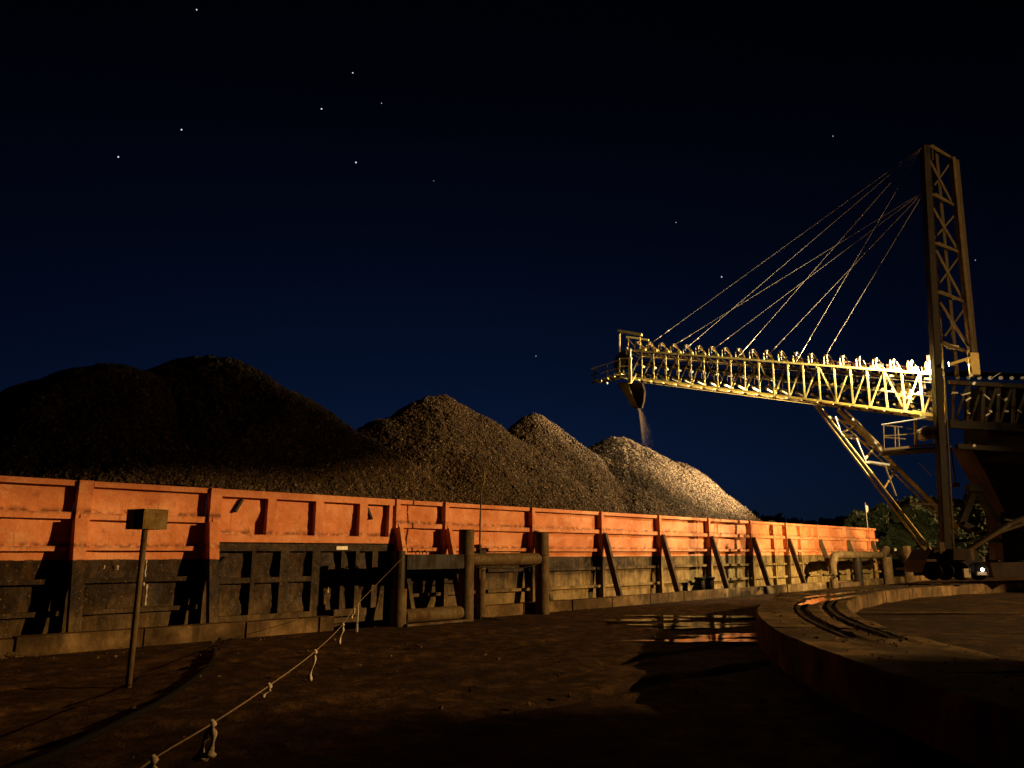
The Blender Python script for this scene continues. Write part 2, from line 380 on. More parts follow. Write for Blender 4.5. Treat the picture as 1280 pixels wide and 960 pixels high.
# ground inside the ring
V = []; Fc = []; rads = [0, 3, 6, 9, 12, 14] + [15 + .35 * k for k in range(25)] + [23.74]; n = 150
for i in range(n + 1):
    a = math.radians(62 + 218 * i / n)
    for r_ in rads:
        x, y = CX + r_ * math.cos(a), CY + r_ * math.sin(a)
        s = min(1, max(0, (14.6 - y + .3 * nz(x, y, 2, .8)) / 1.0)); s = s * s * (3 - 2 * s)
        V.append((x, y, .17 + .29 * s + .03 * nz(x, y, 0, .5) + .012 * nz(x, y, 4, 2.5)))
m_ = len(rads)
for i in range(n):
    for j in range(m_ - 1): Fc.append((i * m_ + j, i * m_ + j + 1, (i + 1) * m_ + j + 1, (i + 1) * m_ + j))
tag(meshobj('ring_yard_ground', V, Fc, DIRT, None, True), kind='structure')

# puddles: thin irregular sheets of water
def puddle(cx, cy, ax_, ay, rot, z, seed, lobes=.35, nm='puddle', mt=None):
    V = [(0, 0, 0)]; n = 90
    for i in range(n):
        a = 2 * math.pi * i / n; k = 1 + lobes * nz(math.cos(a) * 1.7 + seed * 9, math.sin(a) * 1.7, seed, 1, 3) + .1 * nz(math.cos(a) * 6, math.sin(a) * 6, seed, 1, 3)
        V.append((ax_ * k * math.cos(a), ay * k * math.sin(a), 0))
    M = Matrix.Translation((cx, cy, z)) @ Matrix.Rotation(rot, 4, 'Z')
    o = meshobj(nm, V, [(0, i + 1, (i + 1) % n + 1) for i in range(n)], mt or PUD, None, False, M); return tag(o, kind='structure')
PUDS = [((905, 794), .95, .33, .15, 3), ((868, 800), 1.0, .20, .05, 4), ((915, 770.5), 1.1, .26, .1, 5), ((862, 780), .95, .34, .1, 40), ((895, 783), .8, .26, .2, 41),
        ((833, 774), .7, .20, .1, 42), ((803, 776), .5, .13, .1, 43), ((780, 775), .4, .10, 0, 44), ((830, 785), .45, .10, 0, 45), ((870, 770), .7, .12, 0, 46), ((925, 801), .5, .10, .1, 47), ((812, 769), .6, .1, 0, 48)]
for (px, py_), a_, b_, r_, s_ in PUDS:
    q = onz(px, py_, .03); puddle(q.x, q.y, a_, b_, r_, .024 + .0011 * (s_ % 9), s_, .9)
for (px, py_), a_, b_, r_, s_ in [((1022, 750), 1.5, .20, 1.05, 8), ((1052, 741.5), 2.4, .16, .85, 9), ((1055, 747), 1.6, .12, .9, 10)]:
    q = onz(px, py_, .52); puddle(q.x, q.y, a_, b_, r_, .5165 + .001 * (s_ % 4), s_, .6)
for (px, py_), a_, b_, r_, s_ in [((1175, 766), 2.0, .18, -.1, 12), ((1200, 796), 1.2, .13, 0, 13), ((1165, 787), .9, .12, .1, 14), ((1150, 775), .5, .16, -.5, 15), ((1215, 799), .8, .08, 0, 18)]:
    q = onz(px, py_, .2); puddle(q.x, q.y, a_, b_, r_, .208 + .001 * (s_ % 4) , s_, .9, 'painted_wet_streak', WET_SHEEN)  # bright wet streaks painted as pale patches

# ------------------------------------------------------------------ barge
WD = 15.4; ZT = 2.87; TE = 44.9; T0 = -6.0
barge = root('gravel_barge', Q(20, 21, -1.3), 'long barge with orange over black cargo walls and leaning braces, loaded with gravel', 'barge')
def qbox(name, t0, t1, d0, d1, z0, z1, mat, parent):
    return bar(name, Q(t0, (d0 + d1) / 2, (z0 + z1) / 2), Q(t1, (d0 + d1) / 2, (z0 + z1) / 2), abs(d1 - d0), z1 - z0, mat, parent)
qbox('hull', T0 - 4, TE + 5, 14.55, 31.5, -3.0, -.28, BLACK, barge)
qbox('deck', T0 - 4.1, TE + 5.1, 14.53, 31.6, -.279, -.10, STEEL, barge)
POSTS = [T0, -2.2, 1.2, 4.55, 7.0, 11.7, 13.3, 16.65, 19.95, 23.3, 26.7, 30.1, 33.45, 36.85, 40.3, 43.7, TE]
def panel(t0, t1, z0, z1, D, mat, amp=.03, seed=0, name='side_panel', nt_=26, nzv=22):
    V = []; Fc = []
    for i in range(nt_ + 1):
        for j in range(nzv + 1):
            u, w = i / nt_, j / nzv; e = min(1, 8 * min(u, 1 - u)) * min(1, 8 * min(w, 1 - w))
            tt_, z = t0 + (t1 - t0) * u, z0 + (z1 - z0) * w
            dd = amp * e * (nz(tt_ + seed * 5, z * 1.2, 0, 1.1) + .7 * nz(tt_, z, seed, 2.7, 2))
            V.append(Q(tt_, D + dd, z))
    for i in range(nt_):
        for j in range(nzv): a = i * (nzv + 1) + j; Fc.append((a, a + nzv + 1, a + nzv + 2, a + 1))
    n0_ = len(V)
    for tt_, z in ((t0, z0), (t1, z0), (t1, z1), (t0, z1)): V.append(Q(tt_, D + .05, z))
    Fc.append((n0_ + 3, n0_ + 2, n0_ + 1, n0_))
    return meshobj(name, V, Fc, mat, barge, True)
RAILS = [(2.24, .12), (1.665, .085), (1.10, .085), (.555, .08)]
for i in range(len(POSTS) - 1):
    t0, t1 = POSTS[i], POSTS[i + 1]
    gate = abs(t0 - 7.0) < .01
    mt = GATE if gate else COAM
    panel(t0 + .06, t1 - .06, .02, ZT - .02, WD, mt, .07 if gate or abs(t0 - 11.7) < .1 else .04, i)
    last = i == len(POSTS) - 2
    # cap rail
    if gate:
        qbox('top_rail', t0 + .20, t1 - .05, WD - .16, WD - .02, ZT - .15, ZT, mt, barge)
        qbox('lower_rail', t0 + .20, t1 - .07, WD - .158, WD - .02, 1.80, 1.96, mt, barge)
        qbox('lower_rail', t0 + .20, t1 - .07, WD - .155, WD - .02, 1.62, 1.775, mt, barge)
        for a, w in ((8.34, .20), (9.52, .20), (10.72, .22), (11.52, .10)):
            qbox('stiffener', a - w / 2, a + w / 2, WD - .152, WD - .02, 1.96, ZT - .15, mt, barge)
        for a, w in ((8.0, .08), (8.73, .22), (9.5, .2), (10.2, .09), (10.6, .10), (11.1, .16)):
            qbox('stiffener', a - w / 2, a + w / 2, WD - .15, WD - .02, .33, 1.62, mt, barge)
        for a, b_ in ((7.2, 7.96), (8.04, 8.62), (8.84, 9.4), (9.6, 10.155), (10.25, 10.55), (10.65, 11.02)):
            qbox('stiffener', a, b_, WD - .14, WD - .02, .97, 1.08, mt, barge)
        qbox('lower_rail', t0 + .2, 10.9, WD - .156, WD - .02, .18, .33, mt, barge)
        for tt_, z, dx in ((7.62, 2.55, .07), (10.95, 2.5, -.07)):
            bar('handle', Q(tt_ - dx, WD - .045, z - .13), Q(tt_ + dx, WD - .045, z + .13), .05, .09, BLACK, barge, NV)
        bar('handle', Q(7.3, WD - .04, 1.36), Q(7.44, WD - .04, 1.5), .05, .06, BLACK, barge, NV)
        qbox('label_plate', 10.0, 10.3, WD - .17, WD - .1555, 1.65, 1.73, WHITE, barge)
    else:
        qbox('top_rail', t0 + (.22 if i in (3, 4) else .1), t1 - .06, WD - .13, WD - .02, ZT - .10, ZT, mt, barge)
        for z, h in RAILS:
            e = TE + .12 if last else t1 - .09
            j_ = random.uniform(-.008, .008)
            qbox('side_rail', t0 + .09, e, WD - .13, WD - .02, z - h / 2 + j_, z + h / 2 + j_, mt, barge)
    # post and brace
    w = .24 if i in (3, 4) else .12
    qbox('post', t0 - .05, t0 - .05 + w, WD - .2, WD - .005, -.1, ZT + .004, COAM, barge)
    outp = .62 if i in (3, 4) else .86
    a = Q(t0 + .02, WD - .23, 2.18); bb = Q(t0 + .02, WD - outp, -.02)
    bar('brace', a, bb, .2 if i in (3, 4) else .11, .14 if i in (3, 4) else .19, COAM if i <= 6 else BRACE, barge, NV)
    meshobj('gusset', [a + DV * .0 + UP * .0, Q(t0 + .02, WD - .2, 1.95), Q(t0 + .02, WD - .2, 2.3), Q(t0 + .035, WD - .2, 1.95), Q(t0 + .035, WD - .2, 2.3), a + DV * .015],
            [(0, 1, 2), (5, 4, 3), (0, 5, 3, 1), (0, 2, 4, 5)], COAM, barge)
    if i > 2:   # foot plate and a little dirt
        qbox('foot_plate', t0 - .13, t0 + .17, WD - outp - .12, WD - outp + .16, -.1, -.04, BRACE, barge)
r2 = random.Random(9)
for tt_, z0, z1 in ((5.86, .98, 1.44), (5.92, .62, 1.0), (4.72, .55, .95), (4.70, 1.0, 1.36), (5.35, 1.28, 1.36), (5.12, 1.30, 1.36), (9.9, .7, .82), (16.2, 1.28, 1.34)):
    V = []; Fc = []
    n = max(3, int((z1 - z0) / .05))
    for k in range(n + 1):
        c_ = tt_ + r2.uniform(-.008, .008); w2 = r2.uniform(.003, .018)
        dd = WD - .208 if 4.5 < tt_ < 4.8 else WD - .07
        V += [Q(c_ - w2, dd, z0 + (z1 - z0) * k / n), Q(c_ + w2, dd, z0 + (z1 - z0) * k / n)]
    for k in range(n): Fc.append((2 * k, 2 * k + 1, 2 * k + 3, 2 * k + 2))
    meshobj('paint_run', V, Fc, PALE, barge)
# one repaired bay: a thin upright and raking strap
qbox('stiffener', 34.9, 35.0, WD - .16, WD - .02, .05, ZT - .1, COAM, barge)
qbox('stiffener', 32.2, 32.27, WD - .15, WD - .02, .05, ZT - .1, COAM, barge)
# end wall and far wall of the cargo box
qbox('end_panel', TE + .001, TE + .06, WD, 29.0, .02, ZT - .01, COAM, barge)
for k in range(5): qbox('post', TE + .061, TE + .2, 15.6 + k * 3.2, 15.75 + k * 3.2, -.1, ZT, COAM, barge)
qbox('far_side_panel', T0, TE, 29.0, 29.08, .02, ZT - .012, COAM, barge)
# bitts between the kerb and the wall
bt = root('mooring_bitts', Q(25.6, 14.95, -.1), 'pair of short black mooring bitts on the barge deck below the orange wall', 'bitts')
meshobj('base_plate', *(lambda c: (c, [(0, 1, 2, 3), (7, 6, 5, 4), (0, 4, 5, 1), (1, 5, 6, 2), (2, 6, 7, 3), (3, 7, 4, 0)]))([Q(t_, d_, z) for z in (-.1, .22) for t_, d_ in ((25.0, 14.72), (26.3, 14.72), (26.3, 15.12), (25.0, 15.12))]), BLACK, bt)
for tt_ in (25.32, 25.98):
    rod('bollard_post', Q(tt_, 14.93, .2), Q(tt_, 14.93, .62), .17, BLACK, bt); rod('bollard_cap', Q(tt_, 14.93, .62), Q(tt_, 14.93, .70), .21, BLACK, bt)
# rusty debris along the ledge
V = []; Fc = []
def rock(cx, cy, cz, s, rnd):
    base_ = len(V); ps = [(1, 0, 0), (-1, 0, 0), (0, 1, 0), (0, -1, 0), (0, 0, 1), (0, 0, -1)]
    rz = rnd.uniform(0, 6); c, sn = math.cos(rz), math.sin(rz)
    for p_ in ps:
        k = s * rnd.uniform(.6, 1.2); x, y, z = p_[0] * k, p_[1] * k * rnd.uniform(.7, 1.3), p_[2] * k * .8
        x += rnd.uniform(-.3, .3) * s; y += rnd.uniform(-.3, .3) * s
        V.append((cx + c * x - sn * y, cy + sn * x + c * y, cz + z))
    for f in ((0, 2, 4), (2, 1, 4), (1, 3, 4), (3, 0, 4), (2, 0, 5), (1, 2, 5), (3, 1, 5), (0, 3, 5)): Fc.append(tuple(base_ + q for q in f))
r0 = random.Random(3)
for k in range(1500):
    tt_ = r0.uniform(14, 46); q = Q(tt_, 14.56 + abs(r0.gauss(0, .25)), -.02 + r0.uniform(0, .10)); rock(q.x, q.y, q.z, r0.uniform(.02, .07), r0)
for k in range(320):
    q = Q(r0.uniform(0, 50), 14.17 - abs(r0.gauss(0, .5)), .02); rock(q.x, q.y, q.z, r0.uniform(.008, .035), r0)
tag(meshobj('spilled_gravel', V, Fc, STONE), kind='stuff')
for lab, px, py_, s in (('broken concrete lump, larger of the two lying beside the kerb at the left end', 51, 813, .16), ('small pale stone lying on the dirt beside the kerb at the far left', 13, 818, .07)):
    V = []; Fc = []; q = onz(px, py_, .05); bm = bmesh.new(); bmesh.ops.create_icosphere(bm, subdivisions=3, radius=1)
    for v_ in bm.verts:
        k = 1 + .35 * nz(v_.co.x * 1.5 + px, v_.co.y * 1.5, v_.co.z * 1.5); v_.co = Vector((v_.co.x * s * 1.8 * k, v_.co.y * s * k, v_.co.z * s * .6 * k))
    me = bpy.data.meshes.new('concrete_lump'); bm.to_mesh(me); bm.free(); me.materials.append(CONC)
    tag(setp(bpy.data.objects.new('concrete_lump', me), None, Matrix.Translation(q) @ Matrix.Rotation(.5, 4, 'Z')), lab, 'rubble')

# ------------------------------------------------------------------ gravel heaps
HEAPS = [  # t, D, peak, slope along, slope across, round, label
 (6.86, 22.14, 6.53, 0.88, 0.74, 1.5, 'broad dark gravel heap at the far left behind the orange wall'),
 (10.04, 22.65, 7.55, 0.86, 0.68, 1.11, 'tallest dark gravel heap, between the broad left heap and the middle heap'),
 (10.68, 19.79, 6.07, 0.57, 0.72, 0.54, 'dark gravel shoulder on the right flank of the tallest heap'),
 (17.83, 20.5, 7.16, 0.54, 0.86, 0.25, 'pointed brown gravel heap in the middle, right of the dark heaps'),
 (22.75, 20.56, 6.95, 0.59, 1.0, 0.3, 'sharp peaked gravel heap between the middle heap and the brightly lit one'),
 (27.6, 20.17, 6.63, 0.6, 0.75, 0.5, 'rounded pale lit gravel heap directly under the chute'),
 (30.65, 20.61, 5.71, 0.6, 0.77, 0.81, 'brightly lit long gravel slope running down to the right end of the barge'),
 (29.9, 18.4, 5.62, 0.95, 0.85, 0.35, 'small lit mound on the front slope under the chute, lower than the others'),
 (0, 22, -1, 0, 0, 0, 'level bed of loose gravel between and below the heaps')]
def hz(h, t_, D):
    t0, d0, zp, st, sd, r = h[:6]
    if zp < 0: return 2.78 - .10 * np.sin(t_ * .7) + .10 * np.clip(D - 15.5, 0, 3) - .55 * np.clip(t_ - 33.0 - .4 * np.sin(D), 0, 5)
    w = .5 * np.sin(t_ * .8 + d0) + .3 * np.sin(D * 1.3 + t0)
    return np.minimum(zp + r - np.sqrt(((t_ - t0) * st) ** 2 + ((D - d0) * sd) ** 2 + r * r) + .10 * w, 2.62 + 1.15 * (D - 15.42))
_perm = rng.random((64, 64))
def vnoise(x, y):
    xi = np.floor(x).astype(int); yi = np.floor(y).astype(int); fx = x - xi; fy = y - yi
    fx = fx * fx * (3 - 2 * fx); fy = fy * fy * (3 - 2 * fy); g = lambda a, c: _perm[a % 64, c % 64]
    return (g(xi, yi) * (1 - fx) + g(xi + 1, yi) * fx) * (1 - fy) + (g(xi, yi + 1) * (1 - fx) + g(xi + 1, yi + 1) * fx) * fy - .5
def rough(t_, D): return (.26 * vnoise(t_ * .9, D * .9) + .14 * vnoise(t_ * 1.6 + 3, D * .5)) * np.clip((D - 15.4) / 1.5, 0, 1) + (.10) * vnoise(t_ * 2.3 + 9, D * 2.3) + .07 * vnoise(t_ * 6 + 5, D * 6 + 3) + .05 * vnoise(t_ * 13, D * 13 + 7)
def allz(t_, D): return np.max([hz(h, t_, D) for h in HEAPS], axis=0)
dvx, dvy, nvx, nvy = DV.x, DV.y, NV.x, NV.y
for hi, h in enumerate(HEAPS):
    t0, d0, zp, st, sd, r = h[:6]; step = .11
    if zp < 0: t0, d0 = 18, 21.5
    ta = np.arange(max(-8, t0 - 9.5 if hi != 6 else t0 - 7), min(TE - .1, t0 + (9.5 if hi != 6 else 13)), step) if zp > 0 else np.arange(-7, 38, .14)
    da = np.arange(WD + .06, min(28.8, d0 + 7), step if hi > 1 else .13) if zp > 0 else np.arange(WD + .06, 28.8, .14)
    Tg, Dg = np.meshgrid(ta, da, indexing='ij'); Z = hz(h, Tg, Dg); A = allz(Tg, Dg)
    keepv = (Z > A - .35) & (Z > .5)
    Z = Z + rough(Tg, Dg)
    idx = np.arange(Tg.size).reshape(Tg.shape)
    fk = keepv[:-1, :-1] & keepv[1:, :-1] & keepv[1:, 1:] & keepv[:-1, 1:]
    Fc = np.stack([idx[:-1, :-1][fk], idx[1:, :-1][fk], idx[1:, 1:][fk], idx[:-1, 1:][fk]], 1)
    V = np.stack([Tg.ravel() * dvx + Dg.ravel() * nvx, Tg.ravel() * dvy + Dg.ravel() * nvy, Z.ravel()], 1)
    used = np.unique(Fc); mp_ = np.full(len(V), -1); mp_[used] = np.arange(len(used))
    top = root('gravel_heap' if zp > 0 else 'gravel_bed', Q(t0, d0, 0), h[6], 'gravel heap' if zp > 0 else 'gravel', 'gravel heaps in the barge' if zp > 0 else None)
    o = npobj('heap_surface', V[used], mp_[Fc], GRAVEL, top, False); tag(o, kind='stuff')
    # loose stones on it
    nst = {7: 6000, 8: 30000}.get(hi, 62000)
    tt_ = rng.uniform(ta[0], ta[-1], nst * 3); dd = rng.uniform(WD + .15, min(d0 + 1.5, 24) if zp > 0 else 18.5, nst * 3)
    z0_ = hz(h, tt_, dd); k = (z0_ >= allz(tt_, dd) - .02) & (z0_ > 1.6); tt_, dd, z0_ = tt_[k][:nst], dd[k][:nst], z0_[k][:nst]
    nst = len(tt_); z0_ = z0_ + rough(tt_, dd) + .01
    octa = np.array([(1, 0, 0), (-1, 0, 0), (0, 1, 0), (0, -1, 0), (0, 0, 1), (0, 0, -1)], float)
    s = (.016 + .040 * rng.random(nst) ** 3.5)[:, None, None]
    P = octa[None] * rng.uniform(.75, 1.2, (nst, 6, 1)) + rng.uniform(-.2, .2, (nst, 6, 3))
    an = rng.uniform(0, 6.28, nst); bn = rng.uniform(-1, 1, nst)
    P = P * s
    y_, zz_ = P[..., 1].copy(), P[..., 2].copy(); c_, s_ = np.cos(bn)[:, None], np.sin(bn)[:, None]
    P[..., 1] = c_ * y_ - s_ * zz_; P[..., 2] = s_ * y_ + c_ * zz_
    x_, y_ = P[..., 0].copy(), P[..., 1].copy(); c_, s_ = np.cos(an)[:, None], np.sin(an)[:, None]
    P[..., 0] = c_ * x_ - s_ * y_; P[..., 1] = s_ * x_ + c_ * y_
    C_ = np.stack([tt_ * dvx + dd * nvx, tt_ * dvy + dd * nvy, z0_], 1)
    V = (P + C_[:, None]).reshape(-1, 3)
    f8 = np.array([(0, 2, 4), (2, 1, 4), (1, 3, 4), (3, 0, 4), (2, 0, 5), (1, 2, 5), (3, 1, 5), (0, 3, 5)])
    Fc = (f8[None] + (np.arange(nst) * 6)[:, None, None]).reshape(-1, 3)
    tag(npobj('loose_stones', V, Fc, STONE, top), kind='stuff')
# sagging fill that closes the box between heaps
fill = qbox('cargo_floor', T0 + .1, TE - .1, WD + .1, 28.9, -.09, .9, GRAVEL, barge)

# ------------------------------------------------------------------ mooring frames of pipe
MG = 'welded pipe frames along the quay edge'
mf = root('mooring_rack', Q(13, 14, 0), 'near welded frame of thick rusty pipes standing before the barge, with a black box beam', 'pipe frame', MG)
def flanged_post(t_, D, r, z, mat, par, name='pipe_post'):
    o = rod(name, Q(t_, D, -.1), Q(t_, D, z), r, mat, par, 28); return o
pA, pB, pC = (12.85, 13.95), (15.6, 13.95), (10.82, 13.95)
for (tt_, d_), z in ((pA, 2.12), (pB, 2.11)):
    flanged_post(tt_, d_, .19, z, PIPE, mf); tube('weld_ring', [Q(tt_ + .197 * math.cos(a), d_ + .197 * math.sin(a), 1.52) for a in np.linspace(0, 6.283, 25)], .012, PIPE, mf, 6)
    rod('pipe_cap', Q(tt_, d_, z), Q(tt_, d_, z + .015), .185, PIPE, mf, 28)
rod('cross_pipe', Q(13.0, 13.97, 1.42), Q(15.45, 13.97, 1.42), .155, PIPE, mf, 28)
flanged_post(10.82, 13.95, .13, 1.62, STEEL, mf); flanged_post(10.84, 13.95, .17, .80, PIPE, mf, 'pipe_sleeve')
bar('box_beam', Q(10.95, 13.97, 1.38), Q(12.68, 13.97, 1.38), .26, .33, BLACK, mf)
rod('low_pipe', Q(11.0, 13.97, .20), Q(12.68, 13.97, .20), .155, PIPE, mf, 24)
flanged_post(13.5, 14.12, .12, 1.25, PIPE, mf, 'rear_pipe')
bar('bracket', Q(13.25, 13.97, 1.60), Q(13.45, 13.97, 1.60), .16, .12, BLACK, mf)
for tt_ in (11.35, 11.55): tube('shackle', [Q(tt_ + .06 * math.cos(a), 13.97, 1.56 + .07 * math.sin(a)) for a in np.linspace(0, math.pi, 9)], .014, BLACK, mf, 6)
tube('chain', smooth_path([Q(13.2, 13.75, .05), Q(13.5, 13.6, .03), Q(13.75, 13.55, .02), Q(13.95, 13.7, .03)]), .025, BLACK, mf, 6)
tube('wire_loop', smooth_path([Q(13.0, 13.8, 1.24), Q(13.9, 13.78, 1.2), Q(14.3, 13.8, 1.19), Q(15.2, 13.8, 1.25)]), .012, BLACK, mf, 6)
bar('sill_plate', Q(10.9, 13.75, .03), Q(12.75, 13.75, .03), .1, .05, BRACE, mf)
# antenna rod behind it
an = at(600, 662, 19.2); rodp = smooth_path([an - UP * 1.2, an, at(601, 632, 19.2), at(602, 612, 19.2), at(605, 598, 19.2), at(604, 582, 19.2)], 6)
tag(tube('whip_rod', rodp, .02, PIPE, None, 6), 'thin bent rusty rod rising in front of the orange wall behind the pipe post', 'rod')
mf2 = root('mooring_rack', Q(38, 14, 0), 'far welded pipe frame with rounded elbows beyond the ring track, lit yellow', 'pipe frame', MG)
tube('bent_pipe', smooth_path([Q(34.95, 13.9, -.1), Q(34.95, 13.9, .9), Q(35.15, 13.9, 1.3), Q(35.6, 13.9, 1.46), Q(38, 13.9, 1.46), Q(41.3, 13.9, 1.46)], 10), .17, PIPE, mf2, 18)
rod('pipe_post', Q(37.9, 13.9, -.1), Q(37.9, 13.9, 1.35), .2, BLACK, mf2); rod('pipe_post', Q(42.0, 13.9, -.1), Q(42.0, 13.9, 1.35), .22, PIPE, mf2)
tube('bent_pipe', smooth_path([Q(41.3, 13.9, 1.40), Q(41.9, 13.9, 1.62), Q(42.1, 13.9, 1.8)], 6), .17, PIPE, mf2, 16)
tube('bent_pipe', smooth_path([Q(42.4, 13.9, 1.35), Q(43.3, 13.9, 1.5), Q(44.2, 13.9, 1.45), Q(44.7, 13.9, 1.1)], 8), .16, BLACK, mf2, 14)
bar('box_beam', Q(35.3, 13.9, .12), Q(37.6, 13.9, .12), .3, .25, BRACE, mf2)
rod('vent_cap', Q(43.4, 13.9, 1.5), Q(43.4, 13.9, 1.78), .06, PALE, mf2)
tag(rod('bollard', Q(45.5, 14.0, -.1), Q(45.5, 14.0, 1.92), .21, PIPE, None, 28), 'single thick upright pipe bollard at the right end of the barge', 'bollard')
fl = root('signal_flag', Q(43.7, WD, ZT), 'small white triangular flag on a thin pole at the barge corner', 'flag')
rod('pole', Q(43.7, WD - .1, 2.0), Q(43.7, WD - .1, 4.25), .022, PALE, fl, 8)
V = []; Fc = []
for i in range(9):
    u = i / 8; hh = .62 * (1 - u) + .05
    for z in (0, 1): V.append(Q(43.72 + u * .32, WD - .1 + .05 * math.sin(u * 7), 4.22 - .25 * u - hh * z * 1.0 + .0))
for i in range(8): Fc.append((i * 2, i * 2 + 1, i * 2 + 3, i * 2 + 2))
fo = meshobj('cloth', V, Fc, WHITE, fl, True); sm_ = fo.modifiers.new('thickness', 'SOLIDIFY'); sm_.thickness = .006

# ------------------------------------------------------------------ box on a pole, rope line, hose
pb = onz(160, 862); pt = at(182, 655, pb.y)
bx = root('box_on_pole', pb, 'square sheet metal box on a thin slightly leaning pole in the dirt yard', 'box on pole')
pole_o = tube('pole', [pb - UP * .1, pb + (pt - pb) * .5, pt], .036, PIPE, bx, 12)
th = math.radians(20); ux = Vector((math.cos(th), -math.sin(th) * -1, 0)); uy = Vector((-ux.y, ux.x, 0))
c0 = at(202, 660, pb.y - .08); w_, h_, dpt = .30, .24, .30
bc = at(176, 648, pb.y)
th = math.radians(-62); f1 = Vector((math.cos(math.radians(-6)), math.sin(math.radians(-6)), 0))   # along the lit face
f2 = Vector((math.cos(math.radians(118)), math.sin(math.radians(118)), 0))                          # along the open face, away from the camera
cor = at(178, 661, pb.y - .12)                                                                        # near lower corner
def quadbox(name, o_, a_, b_, c_, mat, par):
    V = [o_, o_ + a_, o_ + a_ + b_, o_ + b_, o_ + c_, o_ + a_ + c_, o_ + a_ + b_ + c_, o_ + b_ + c_]
    return meshobj(name, V, [(3, 2, 1, 0), (4, 5, 6, 7), (0, 1, 5, 4), (1, 2, 6, 5), (2, 3, 7, 6), (3, 0, 4, 7)], mat, par)
al_ = math.radians(58); f1 = Vector((math.cos(al_), math.sin(al_), 0)); f2 = Vector((-f1.y, f1.x, 0)); L1, L2, hb, e_ = .33, .36, .235, .012
quadbox('front_plate', cor, f1 * L1, f2 * e_, UP * hb, BOXM, bx)
quadbox('back_plate', cor + f2 * (L2 - e_), f1 * L1, f2 * e_, UP * hb, BOXM, bx)
quadbox('side_plate', cor + f1 * (L1 - e_) + f2 * (e_ + .001), f1 * e_, f2 * (L2 - 2 * e_ - .002), UP * hb, BOXM, bx)
quadbox('bottom_plate', cor + f2 * (e_ + .001) + f1 * .001, f1 * (L1 - e_ - .002), f2 * (L2 - 2 * e_ - .002), UP * e_, BOXM, bx)
quadbox('top_plate', cor + f2 * -.004 + UP * (hb + .001), f1 * L1, f2 * (L2 + .01), UP * .01, BOXM, bx)
quadbox('door', cor + f2 * (L2 * .52), f1 * e_, f2 * (L2 * .48 - e_ - .001), UP * (hb - .002), BOXM, bx)
q = cor + f2 * (L2 * .42) + UP * .03; rod('latch', q, q + f1 * -.03, .010, PALE, bx, 8)

r_tie = Q(10.82, 13.80, 1.50)
RP = [r_tie, onz(446, 790) + UP * .56]
for px, py_, z in ((428, 781, .55), (393, 815, .55), (335, 858, .55), (264, 905, .55), (190, 950, .5)):
    RP.append(onz(px, py_, z))
RP.append(RP[-1] + (RP[-1] - RP[-2]) * .8 - UP * .05)
rp_ = smooth_path(RP, 10)
tag(tube('rope_line', rp_, .0052, ROPE, None, 8), 'long pale barrier rope stretched low across the yard from the pipe frame', 'rope')
st = onz(446, 790); tag(bar('stake', st - UP * .1, st + UP * .57, .035, .035, WHITE), 'short white stake by the kerb holding up the rope', 'stake')
def strip(name, pt_, L, lab, w=.022, loop=False, knob=False):
    r = root('plastic_strip', pt_, lab, 'plastic strip', 'white strips tied along the rope')
    tube('knot', [pt_ + UP * .025, pt_ + Vector((.012, 0, 0)), pt_ - UP * .03], [.014, .026, .012], STRIP, r, 8)
    for s_, LL in (((-1, L), (1, L * .9)) if loop else ((1, L),)):
        V = []; n = 10
        for i in range(n + 1):
            u = i / n; x = s_ * (.03 * math.sin(u * 2.5) if loop else .012 * math.sin(u * 6)) ; ww = w * (1 + .5 * math.sin(u * 9))
            if knob and u > .85: ww *= 2.0
            c = pt_ + Vector((x - .02 * u, .02 * math.sin(u * 5), -.02 - LL * u))
            V += [c + Vector((-ww / 2, -.004, 0)), c + Vector((ww / 2, .006 * math.sin(i), 0))]
        o = meshobj('tail', V, [(i * 2, i * 2 + 1, i * 2 + 3, i * 2 + 2) for i in range(n)], STRIP, r, True); o.modifiers.new('thickness', 'SOLIDIFY').thickness = .004
    return r
strip('s', RP[5], .19, 'nearest and widest white plastic strip, knotted with two hanging tails', .035, True, True)
strip('s', RP[4], .06, 'short stubby white knot of strip, second nearest on the rope')
strip('s', RP[3], .27, 'long thin white strip ending in a blob, third nearest on the rope', .018, False, True)
strip('s', RP[2], .25, 'white strip hanging just left of the white stake', .03)
strip('s', RP[1] + (RP[2] - RP[1]) * .35, .14, 'small strip between the white stake and its neighbour on the rope', .025)
strip('s', RP[6], .22, 'dim strip on the nearest end of the rope, in the dark foreground', .03, True)
hs = [onz(px, py_, .03) for px, py_ in ((267, 812), (264, 828), (245, 847), (205, 875), (150, 903), (90, 932), (45, 952), (-20, 975))]
tag(tube('black_tube', smooth_path(hs, 10), .032, RUBBER, None, 12), 'black tube lying curved across the dirt from the kerb', 'black_tube')
V = []; Fc = []
r0 = random.Random(11)
for k in range(500):
    x = r0.uniform(-9, 4.5); y = r0.uniform(5, 17)
    if x * nvx + y * nvy > 13.9: continue
    if math.hypot(x - CX, y - CY) < RO + .2: continue
    rock(x, y, .02, r0.uniform(.004, .013), r0)
for k in range(700):
    a = math.radians(r0.uniform(120, 200)); rr = r0.choice((24.3, 24.55, 24.9, 25.2, 23.95)) + r0.gauss(0, .06)
    rock(CX + rr * math.cos(a), CY + rr * math.sin(a), .505, r0.uniform(.006, .03) , r0)
for k in range(60):
    x = r0.uniform(-7, 3); y = r0.uniform(8, 16)
    if x * nvx + y * nvy < 13.7 and math.hypot(x - CX, y - CY) > RO + .3: rock(x, y, .03, r0.uniform(.015, .04), r0)
tag(meshobj('yard_pebbles', V, Fc, STONE), kind='stuff')

